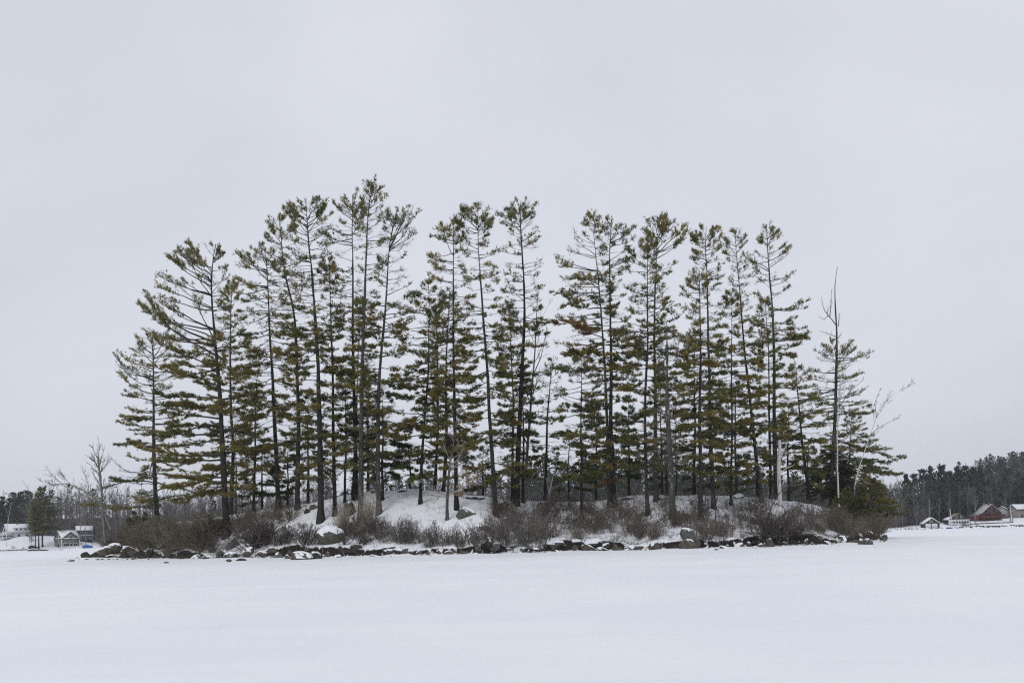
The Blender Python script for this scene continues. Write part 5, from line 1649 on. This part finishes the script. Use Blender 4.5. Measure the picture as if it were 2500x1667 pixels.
def roof(name, w, d, eave, ridge, mat, parent, axis='y', over=0.3, th=0.14, lift=0.03, off=(0, 0), rs=0.0, snow=None):
    """Two sloping slabs; snow: a second layer as its own sub-part."""
    def slab(nm, ov, t, lf, m, par):
        V = []
        k1 = (ridge - eave) / (w / 2 + rs)
        k2 = (ridge - eave) / (w / 2 - rs)
        for yy in (-d / 2 - ov, d / 2 + ov):
            prof = [(-w / 2 - ov, eave - ov * k1 + lf), (rs, ridge + lf), (w / 2 + ov, eave - ov * k2 + lf), (w / 2 + ov, eave - ov * k2 + lf + t), (rs, ridge + lf + t * 1.15), (-w / 2 - ov, eave - ov * k1 + lf + t)]
            for a, z in prof:
                V.append((a + off[0], yy + off[1], z) if axis == 'y' else (yy + off[0], a + off[1], z))
        F4 = [[i, i + 6, (i + 1) % 6 + 6, (i + 1) % 6] for i in range(6)] + [[0, 1, 4, 5], [1, 2, 3, 4], [11, 10, 7, 6], [10, 9, 8, 7]]
        return build(nm, V, [np.array(F4)], M[m], par)
    r = slab(name, over, th, lift, mat, parent)
    if snow:
        slab('roof_snow', over - 0.05, snow, lift + th + 0.004, 'snowcap', r)
    return r


def window(parent, face, u, z, w, h, dims, fr='trim', arch=False, mull=1):
    """A framed window set on a house face: front (-y), left (-x) or right (+x)."""
    W_, D_ = dims
    g = 0.10
    if face == 'front':
        c, rz = (u, -D_ / 2 - 0.03, z), 0.0
    elif face == 'left':
        c, rz = (-W_ / 2 - 0.03, u, z), -math.pi / 2
    else:
        c, rz = (W_ / 2 + 0.03, u, z), math.pi / 2
    f = box('window', c, (w + 2 * g, 0.08, h + 2 * g), fr, parent, rz)
    if arch:
        n = 10
        A = [(-(w / 2 + g) * math.cos(math.pi * i / n), (h / 2 + g) + (w / 2 + g) * math.sin(math.pi * i / n)) for i in range(n + 1)]
        V = [(a, -0.04, b) for a, b in A] + [(a, 0.04, b) for a, b in A]
        F = [np.array([list(range(n + 1)), list(range(2 * n + 1, n, -1))])]
        S = np.array([[i + 1, i, n + 1 + i, n + 2 + i] for i in range(n)])
        build('arch_frame', V, F + [S], M[fr], f)
        A = [(-(w / 2) * math.cos(math.pi * i / n), (h / 2 + g * 1.3) + (w / 2 - 0.05) * math.sin(math.pi * i / n)) for i in range(n + 1)]
        V = [(a, -0.055, b) for a, b in A]
        build('pane', V, [np.array([list(range(n + 1))])], M['glass'], f)
    m = max(1, mull)
    pw = (w - 0.07 * (m - 1)) / m
    for i in range(m):
        box('pane', (-w / 2 + pw / 2 + i * (pw + 0.07), -0.035, 0), (pw, 0.05, h), 'glass', f)
    return f


def door(parent, u, z, w, h, D_, mat):
    d = box('door', (u, -D_ / 2 - 0.03, z), (w, 0.08, h), mat, parent)
    box('handle', (w * 0.38, -0.06, 0), (0.08, 0.05, 0.12), 'roof', d)
    return d


# grey gabled house on the left bank
b = far_pos(163, 12)
h = empty('house', (b[0], b[1], 0.55), math.radians(52))
tag(h, 'taupe gabled house with white trim and arched gable windows on the left shore', 'house', 'houses on the far shore')
prism('wall', 7.4, 5.8, 4.0, 6.6, 'grey', h, 'y')
prism('wall', 5.7, 7.3, 4.0, 7.0, 'grey', h, 'x')
roof('roof', 7.4, 5.8, 4.0, 6.6, 'roof', h, 'y', 0.25, 0.12, 0.03, snow=0.2)
roof('roof', 5.7, 7.3, 4.0, 7.0, 'roof', h, 'x', 0.25, 0.12, 0.03, snow=0.2)
dm = (7.4, 5.8)
window(h, 'front', 0.0, 4.0, 1.3, 1.5, dm, arch=True, mull=2)
window(h, 'left', 0.0, 4.2, 1.1, 1.5, dm, arch=True, mull=2)
window(h, 'front', -1.9, 1.5, 2.2, 1.3, dm, mull=3)
window(h, 'front', 0.0, 1.4, 0.9, 1.5, dm, mull=1)
window(h, 'front', 1.9, 1.5, 1.6, 1.3, dm, mull=2)
window(h, 'left', -0.4, 1.2, 1.4, 1.9, dm, mull=1)
window(h, 'left', 2.0, 1.2, 0.7, 1.9, dm, mull=1)
for cx_, cy_ in ((-3.7, -2.9), (3.7, -2.9), (-3.7, 2.9)):
    box('corner_board', (cx_, cy_, 2.0), (0.26, 0.26, 3.98), 'trim', h)
# white picket fence before it
b = far_pos(177, 7)
fe = empty('fence', (b[0], b[1], 0.5), math.radians(40))
tag(fe, 'white picket fence in front of the taupe gabled house', 'fence')
for i in range(26):
    box('picket', (-4.5 + i * 0.36, 0, 0.55), (0.2, 0.05, 1.1), 'trim', fe)
for z_ in (0.3, 0.85):
    box('rail', (0, 0.06, z_), (9.2, 0.06, 0.1), 'trim', fe)
# white farmhouse, upper left bank
b = far_pos(41, 24)
h = empty('house', (b[0], b[1], 4.9), math.radians(50))
tag(h, 'white farmhouse with snowy roof and long dormer at the left edge', 'house', 'houses on the far shore')
prism('wall', 6.4, 9.6, 3.0, 6.1, 'white', h, 'x')
rf = roof('roof', 6.4, 9.6, 3.0, 6.1, 'roof', h, 'x', 0.35, 0.14, 0.03, snow=0.18)
dr = box('dormer', (0.2, -2.35, 4.0), (5.6, 1.8, 1.5), 'white', h)
box('roof_snow', (0, -0.05, 0.85), (5.9, 2.1, 0.2), 'snowcap', dr)
for u in (-1.8, 0.0, 1.8):
    w_ = box('window', (u, -0.93, 0.1), (1.0, 0.08, 0.85), 'trim', dr)
    box('pane', (0, -0.035, 0), (0.8, 0.05, 0.65), 'glass', w_)
box('chimney', (0.2, 0.1, 6.4), (0.7, 0.7, 1.1), 'brick', h)
dm = (9.6, 6.4)
for u in (-3.4, -0.6, 2.6):
    window(h, 'front', u, 1.4, 1.1, 1.4, dm, mull=2)
window(h, 'left', 0.2, 3.9, 1.2, 1.2, dm, mull=2)
pr = box('porch', (-5.6, -1.6, 1.2), (4.2, 5.6, 2.4), 'white', h)
box('roof_snow', (0, 0, 1.35), (4.6, 6.0, 0.26), 'snowcap', pr)
for i in range(4):
    w_ = box('window', (-2.13, -2.1 + i * 1.4, 0.15), (0.08, 1.25, 0.95), 'trim', pr)
    box('pane', (-0.04, 0, 0), (0.05, 1.05, 0.75), 'glass', w_)
for i in range(3):
    w_ = box('window', (-1.35 + i * 1.35, -2.83, 0.15), (1.2, 0.08, 0.95), 'trim', pr)
    box('pane', (0, -0.04, 0), (1.0, 0.05, 0.75), 'glass', w_)
box('foundation_opening', (0.2, -2.84, -0.95), (3.2, 0.06, 0.45), 'glass', pr)
# brown house behind, right of the taupe one
b = far_pos(206, 28)
h = empty('house', (b[0], b[1], b[2] - 0.2), math.radians(24))
tag(h, 'brown house with snow-laden roofs behind the blue tarpaulin', 'house', 'houses on the far shore')
prism('wall', 5.0, 6.0, 4.4, 6.0, 'brownw', h, 'x')
roof('roof', 5.0, 6.0, 4.4, 6.0, 'roof', h, 'x', 0.35, 0.14, 0.03, snow=0.22)
an = box('porch', (0.3, -3.6, 1.1), (5.6, 2.2, 2.2), 'brownw', h)
box('roof_snow', (0, -0.1, 1.22), (6.2, 2.7, 0.24), 'snowcap', an)
for u in (-1.9, 0.0, 1.9):
    window(h, 'front', u, 3.4, 1.2, 1.0, (6.0, 5.0), mull=2)
    w_ = box('window', (u, -1.14, 0.1), (1.2, 0.08, 1.0), 'trim', an)
    box('pane', (0, -0.04, 0), (1.0, 0.05, 0.8), 'glass', w_)
# boat under a blue tarpaulin
b = far_pos(213, 6)
acc = Acc()
n = 12
sec = []
for i in range(n + 1):
    t = i / n
    hw, hz = 0.75 * (1 - 0.55 * t ** 3), 1.05 + 0.2 * math.sin(t * 3.1) - 0.35 * t ** 3
    sec.append([(-1.9 + 3.8 * t, -hw, 0.1), (-1.9 + 3.8 * t, -hw * 1.02, hz * 0.72), (-1.9 + 3.8 * t, 0, hz), (-1.9 + 3.8 * t, hw * 1.02, hz * 0.72), (-1.9 + 3.8 * t, hw, 0.1)])
V = np.array(sec).reshape(-1, 3) + np.random.default_rng(4).normal(0, 0.03, ((n + 1) * 5, 3))
F = np.array([[i * 5 + j, (i + 1) * 5 + j, (i + 1) * 5 + j + 1, i * 5 + j + 1] for i in range(n) for j in range(4)])
bt = empty('covered_boat', (b[0], b[1], b[2] + 0.05), math.radians(26))
tag(bt, 'boat wrapped in a bright blue tarpaulin right of the taupe house', 'boat')
build('tarpaulin', V, [F, np.array([[0, 1, 2, 3, 4]]), np.array([[n * 5 + 4, n * 5 + 3, n * 5 + 2, n * 5 + 1, n * 5]])], M['blue'], bt, smooth=False)
box('cradle', (-0.9, 0, 0.05), (0.2, 1.3, 0.2), 'wood', bt)
box('cradle', (0.9, 0, 0.05), (0.2, 1.2, 0.2), 'wood', bt)
box('rope', (0.35, 0, 0.62), (0.06, 1.62, 0.05), 'roof', bt)
# parked dark car
b = far_pos(80, 5)
cr = empty('parked_car', (b[0], b[1], b[2]), math.radians(27))
tag(cr, 'dark green car parked at the water beside the three big pines', 'car')
prof = [(-1.75, 0.35), (1.75, 0.35), (1.8, 0.75), (1.65, 0.92), (0.9, 0.98), (0.45, 1.45), (-1.15, 1.48), (-1.65, 1.02), (-1.8, 0.9)]
V = [(x, -0.78, z) for x, z in prof] + [(x, 0.78, z) for x, z in prof]
n = len(prof)
build('body', V, [np.array([list(range(n)), list(range(2 * n - 1, n - 1, -1))]), np.array([[(i + 1) % n, i, i + n, (i + 1) % n + n] for i in range(n)])], M['darkpaint'], cr)
box('snow', (-0.35, 0, 1.53), (1.5, 1.4, 0.10), 'snowcap', cr)
for xx in (-0.75, 0.1):
    box('side_window', (xx, -0.79, 1.20), (0.72, 0.03, 0.34), 'glass', cr)
box('tail_lamp', (-1.79, -0.62, 0.78), (0.06, 0.24, 0.2), 'redlamp', cr)
for xx in (-1.1, 1.1):
    for yy in (-0.78, 0.78):
        a = np.arange(14) / 14 * 2 * math.pi
        V = np.concatenate([np.stack([0.33 * np.cos(a), np.full(14, q), 0.33 * np.sin(a)], -1) for q in (-0.1, 0.1)])
        F4 = np.array([[i, (i + 1) % 14, (i + 1) % 14 + 14, i + 14] for i in range(14)])
        w_ = build('wheel', V, [F4, np.array([list(range(13, -1, -1)), list(range(14, 28))])], M['rubber'], cr)
        w_.location = (xx, yy, 0.33)
# stone retaining wall and plank dock
wl = empty('retaining_wall', (far_pos(30, 1.2)[0], far_pos(30, 1.2)[1], 0.0), math.radians(3))
tag(wl, 'low stone retaining wall topped with snow along the left shoreline', 'wall')
r_ = np.random.default_rng(8)
x_ = -8.5
while x_ < 5.2:
    w_ = r_.uniform(0.7, 1.5)
    hh = r_.uniform(0.75, 0.95)
    V, F = rock_shape(r_, w_ * 1.1, 1.0, hh, 2)
    s_ = build('stone', V, [F], M['stone'], wl)
    s_.location = (x_ + w_ / 2, 0, hh * 0.45)
    x_ += w_
box('snow', (-1.6, 0.3, 0.92), (13.6, 1.2, 0.16), 'snowcap', wl)
dk = empty('dock', (far_pos(135, -1.0)[0], far_pos(135, -1.0)[1], 0.0), math.radians(6))
tag(dk, 'low plank dock lying on the ice below the taupe house', 'dock')
for i in range(12):
    box('plank', (-2.2 + i * 0.4, 0, 0.36), (0.36, 1.2, 0.06), 'wood', dk)
for xx in (-2.0, 0, 2.0):
    box('post', (xx, -0.5, 0.17), (0.12, 0.12, 0.32), 'wood', dk)
for i, (px, w_, h_) in enumerate([(70, 1.2, 0.8), (76, 1.4, 0.7), (83, 1.1, 0.9), (90, 1.6, 0.8), (98, 1.2, 0.7), (106, 1.5, 0.9), (114, 1.3, 0.6)]):
    p = far_pos(px, 0.6)
    V, F = rock_shape(r_, w_, w_ * 0.8, h_ * 1.3, 2)
    o = build('rock', V, [F], M['rock_b'])
    o.location = (p[0], p[1], 0.35)
    tag(o, f'{ORD[i]} rock from the left in the pile below the three big far pines', 'rock', 'rocks below the far left pines')
    used = V[:, 2] > 0
    SV = V * np.array([0.8, 0.8, 0.5]) + np.array([0, 0, h_ * 0.42])
    build('snow_cap', SV, [F], M['snowcap'], o, smooth=True)

# boathouse on the right shore
b = far_pos(2271, 6)
h = empty('boathouse', (b[0], b[1], 0.5), math.radians(-6))
tag(h, 'small dark boathouse with two white doors and snowy roof on the right shore', 'boathouse', 'houses on the far shore')
prism('wall', 5.9, 4.6, 1.75, 3.75, 'brownw', h, 'y')
roof('roof', 5.9, 4.6, 1.75, 3.75, 'trim', h, 'y', 0.3, 0.12, 0.03, snow=0.16)
for u in (-1.35, 1.05):
    d_ = box('door', (u, -2.34, 0.82), (2.1, 0.1, 1.6), 'trim', h)
    for k in range(3):
        box('panel', (-0.68 + k * 0.68, -0.06, 0), (0.6, 0.03, 1.45), 'white', d_)
window(h, 'front', -0.2, 2.55, 1.2, 0.5, (5.9, 4.6), mull=3)
# brown and white cottage
b = far_pos(2332, 14)
h = empty('cottage', (b[0], b[1], 1.2), math.radians(-4))
tag(h, 'brown shingled cottage with white porch and partly bare tan roof', 'cottage', 'houses on the far shore')
prism('wall', 7.0, 5.6, 2.3, 4.7, 'brownw', h, 'y', 0, rs=0.6)
rf = roof('roof', 7.0, 5.6, 2.3, 4.7, 'roofb', h, 'y', 0.4, 0.14, 0.03, rs=0.6)
# snow left on the lower part of the roof
k1 = (4.7 - 2.3) / (3.5 + 0.6)
V = []
for yy in (-3.15, 3.15):
    for xx in (-3.88, -2.2):
        V.append((xx, yy, 2.3 + (xx + 3.5) * k1 + 0.19))
for yy in (-3.15, 3.15):
    for xx in (-3.88, -2.2):
        V.append((xx, yy, 2.3 + (xx + 3.5) * k1 + 0.33))
build('roof_snow', V, [np.array([[4, 5, 7, 6], [0, 2, 3, 1], [0, 1, 5, 4], [1, 3, 7, 5], [3, 2, 6, 7], [2, 0, 4, 6]])], M['snowcap'], rf)
for u in (-0.3, 1.5):
    window(h, 'front', u, 3.15, 0.7, 0.9, (7.0, 5.6), mull=1)
po = box('porch', (0.2, -3.6, 1.1), (7.6, 1.6, 2.0), 'trim', h)
box('roof_snow', (0, 0, 1.1), (8.0, 1.9, 0.2), 'snowcap', po)
for i in range(7):
    w_ = box('window', (-3.15 + i * 1.05, -0.83, 0.2), (0.9, 0.06, 1.0), 'trim', po)
    box('pane', (0, -0.035, 0), (0.72, 0.05, 0.82), 'glass', w_)
box('foundation', (0.2, -3.6, -0.4), (7.2, 1.4, 1.0), 'brownw', h)
box('door', (0.3, -4.35, -0.35), (1.8, 0.1, 0.9), 'white', h)
# red house
b = far_pos(2413, 22)
h = empty('house', (b[0], b[1], b[2] - 0.3), math.radians(-2))
tag(h, 'red wooden house with steep roof and big gable windows on the right shore', 'house', 'houses on the far shore')
prism('wall', 7.8, 7.0, 3.2, 6.6, 'redw', h, 'y', -0.8)
roof('roof', 7.8, 7.0, 3.2, 6.6, 'roofs', h, 'y', 0.45, 0.16, 0.03)
for s_ in (-1, 1):
    V = [(s_ * 0.55, -3.55, 3.75), (s_ * 2.9, -3.55, 3.75), (s_ * 0.55, -3.55, 5.75)]
    V = V + [(x, y + 0.06, z) for x, y, z in V]
    build('pane', V, [np.array([[0, 1, 2], [5, 4, 3]]), np.array([[0, 1, 4, 3], [1, 2, 5, 4], [2, 0, 3, 5]])], M['glass'], h)
    window(h, 'front', s_ * 1.85, 2.75, 2.2, 1.2, (7.8, 7.0), 'redw', mull=2)
    window(h, 'front', s_ * 1.9, 0.35, 1.5, 1.0, (7.8, 7.0), 'redw', mull=1)
bl = box('balcony', (0, -4.1, 1.35), (7.9, 1.2, 0.2), 'redw', h)
box('railing', (0, -0.55, 0.45), (7.9, 0.08, 0.7), 'redw', bl)
box('chimney_breast', (0, -3.62, 2.4), (1.0, 0.3, 6.4), 'redw', h)
box('chimney', (-0.3, -1.8, 6.95), (0.75, 0.75, 1.2), 'brick', h)
box('flue', (-0.2, 3.0, 6.8), (0.25, 0.25, 1.2), 'paleg', h)
an = box('side_wing', (-5.0, 0.3, 0.9), (2.2, 5.0, 3.2), 'redw', h)
box('roof_snow', (0.1, 0, 1.68), (2.6, 5.4, 0.16), 'snowcap', an)
# pale house behind
b = far_pos(2449, 40)
h = empty('house', (b[0], b[1], b[2] - 0.3), math.radians(-30))
tag(h, 'pale grey house with snowy roof behind the red house', 'house', 'houses on the far shore')
prism('wall', 6.2, 7.0, 3.0, 5.0, 'paleg', h, 'y')
roof('roof', 6.2, 7.0, 3.0, 5.0, 'roof', h, 'y', 0.35, 0.14, 0.03, snow=0.2)
window(h, 'front', 0.2, 1.6, 2.2, 1.0, (6.2, 7.0), mull=3)
window(h, 'left', 0.0, 1.6, 1.2, 1.0, (6.2, 7.0), mull=2)
# tan house at the frame's right edge
b = far_pos(2496, 26)
h = empty('house', (b[0], b[1], b[2] - 0.5), math.radians(12))
tag(h, 'tan house with a snowy roof at the right edge', 'house', 'houses on the far shore')
prism('wall', 5.6, 9.0, 4.0, 5.8, 'tan', h, 'x', -0.5)
roof('roof', 5.6, 9.0, 4.0, 5.8, 'roof', h, 'x', 0.35, 0.14, 0.03, snow=0.2)
window(h, 'front', -2.4, 1.3, 1.6, 1.3, (9.0, 5.6), mull=2)
window(h, 'front', 0.6, 1.3, 1.6, 1.3, (9.0, 5.6), mull=2)
window(h, 'left', 0.2, 2.6, 0.9, 1.0, (9.0, 5.6), mull=1)
box('chimney', (-3.4, 0.3, 6.1), (0.6, 0.6, 0.9), 'stone', h)
# poles, low wall, tarp on the right shore


def pole(label, px0, y0, px1, y1, d, w):
    b = far_pos(px0, d)
    t = at(px1, y1, b[1]) - b
    r = empty('pole', b)
    tag(r, label, 'pole', 'white poles on the right shore')
    P = np.array([[0, 0, -0.2], t * 0.5, t])
    V, Qd = tubes(P[None], np.array([[w, w * 0.85, w * 0.6]]), 8)
    build('shaft', V, [Qd], M['trim'], r, smooth=True)
    c = box('cap', t, (w * 1.6, w * 1.6, w * 1.2), 'trim', r)


pole('white leaning pole in front of the brown cottage', 2325, 1284, 2319, 1242, 5, 0.13)
pole('white leaning pole between the red and the tan house', 2471, 1269, 2466, 1232, 14, 0.13)
bx_ = box('cabinet', (far_pos(2470, 15)[0], far_pos(2470, 15)[1], far_pos(2470, 15)[2] + 0.7), (1.1, 0.8, 1.5), 'paleg', None)
tag(bx_, 'pale utility cabinet at the foot of the white pole by the tan house', 'cabinet')
acc = empty('low_wall', far_pos(2415, 12))
tag(acc, 'long dark low wall running below the red house', 'wall')
for i in range(9):
    p = far_pos(2363 + i * 13, 12) - np.array(acc.location)
    box('log', (p[0], p[1], p[2] + 0.1), (2.25, 0.4, 0.5), 'roof', acc, rng.normal(0, 0.03))
tp_ = empty('tarpaulin', far_pos(2317, 0.4))
tag(tp_, 'dark blue tarpaulin heap at the waterline below the brown cottage', 'tarpaulin')
V, F = rock_shape(np.random.default_rng(3), 2.6, 1.2, 0.6, 2)
o = build('cover', V, [F], M['blue'], tp_)
o.location = (0, 0, 0.15)
V, F = rock_shape(np.random.default_rng(5), 2.0, 1.0, 0.2, 2)
o = build('snow', V, [F], M['snowcap'], tp_, smooth=True)
o.location = (0.1, 0.1, 0.42)
# rubble bank along the right shore
acc = Acc()
r_ = np.random.default_rng(31)
for i in range(230):
    px = r_.uniform(2335, 2520) if i < 170 else r_.uniform(2150, 2335)
    p = far_pos(px, r_.uniform(0.2, 4.5) if i < 170 else r_.uniform(0.0, 1.2))
    w_ = r_.uniform(0.3, 1.0) * (1 if i < 170 else 0.7)
    V, F = rock_shape(r_, w_, w_ * 0.8, w_ * 0.7, 1)
    acc.add(V + p, F, np.array([0.085, 0.078, 0.07]) * r_.uniform(0.5, 1.5))
tag(acc.out('rubble', M['pebble']), 'rubble stones half buried in snow along the right shoreline', 'rubble', kind='stuff')
for i, (px, d, h_) in enumerate([(31, 6, 1.7), (55, 5, 1.2), (2386, 5, 1.5), (2352, 8, 2.2)]):
    b = far_pos(px, d)
    r = empty('shrub', b, i * 1.3)
    r.scale = (h_ * 1.2, h_ * 1.2, h_)
    tag(r, ['round bare shrub on the snow below the white farmhouse', 'small bare shrub left of the parked dark car', 'bare shrub on the rubble bank below the red house', 'dark shrub beside the brown cottage'][i], 'shrub', 'shrubs on the far shore')
    q, l = SHR['dark' if i == 3 else 'twig'][i]
    c = q.copy()
    COL.objects.link(c)
    c.parent = r
    if l:
        c = l.copy()
        COL.objects.link(c)
        c.parent = r

# ------------------------------------------------------------------ winter haze: one closed box of even thin air
hm = bpy.data.materials.new('haze')
hm.use_nodes = True
t = hm.node_tree
for n_ in list(t.nodes):
    t.nodes.remove(n_)
ho = t.nodes.new('ShaderNodeOutputMaterial')
pv = t.nodes.new('ShaderNodeVolumePrincipled')
pv.inputs['Color'].default_value = (0.80, 0.86, 0.95, 1)
pv.inputs['Density'].default_value = 0.00021
t.links.new(pv.outputs['Volume'], ho.inputs['Volume'])
V = np.array([[-760, -170, -2], [760, -170, -2], [760, 960, -2], [-760, 960, -2], [-760, -170, 75], [760, -170, 75], [760, 960, 75], [-760, 960, 75]])
hz = build('haze', V, [BOXF], hm)
tag(hz, 'thin grey winter haze over the lake', kind='stuff')
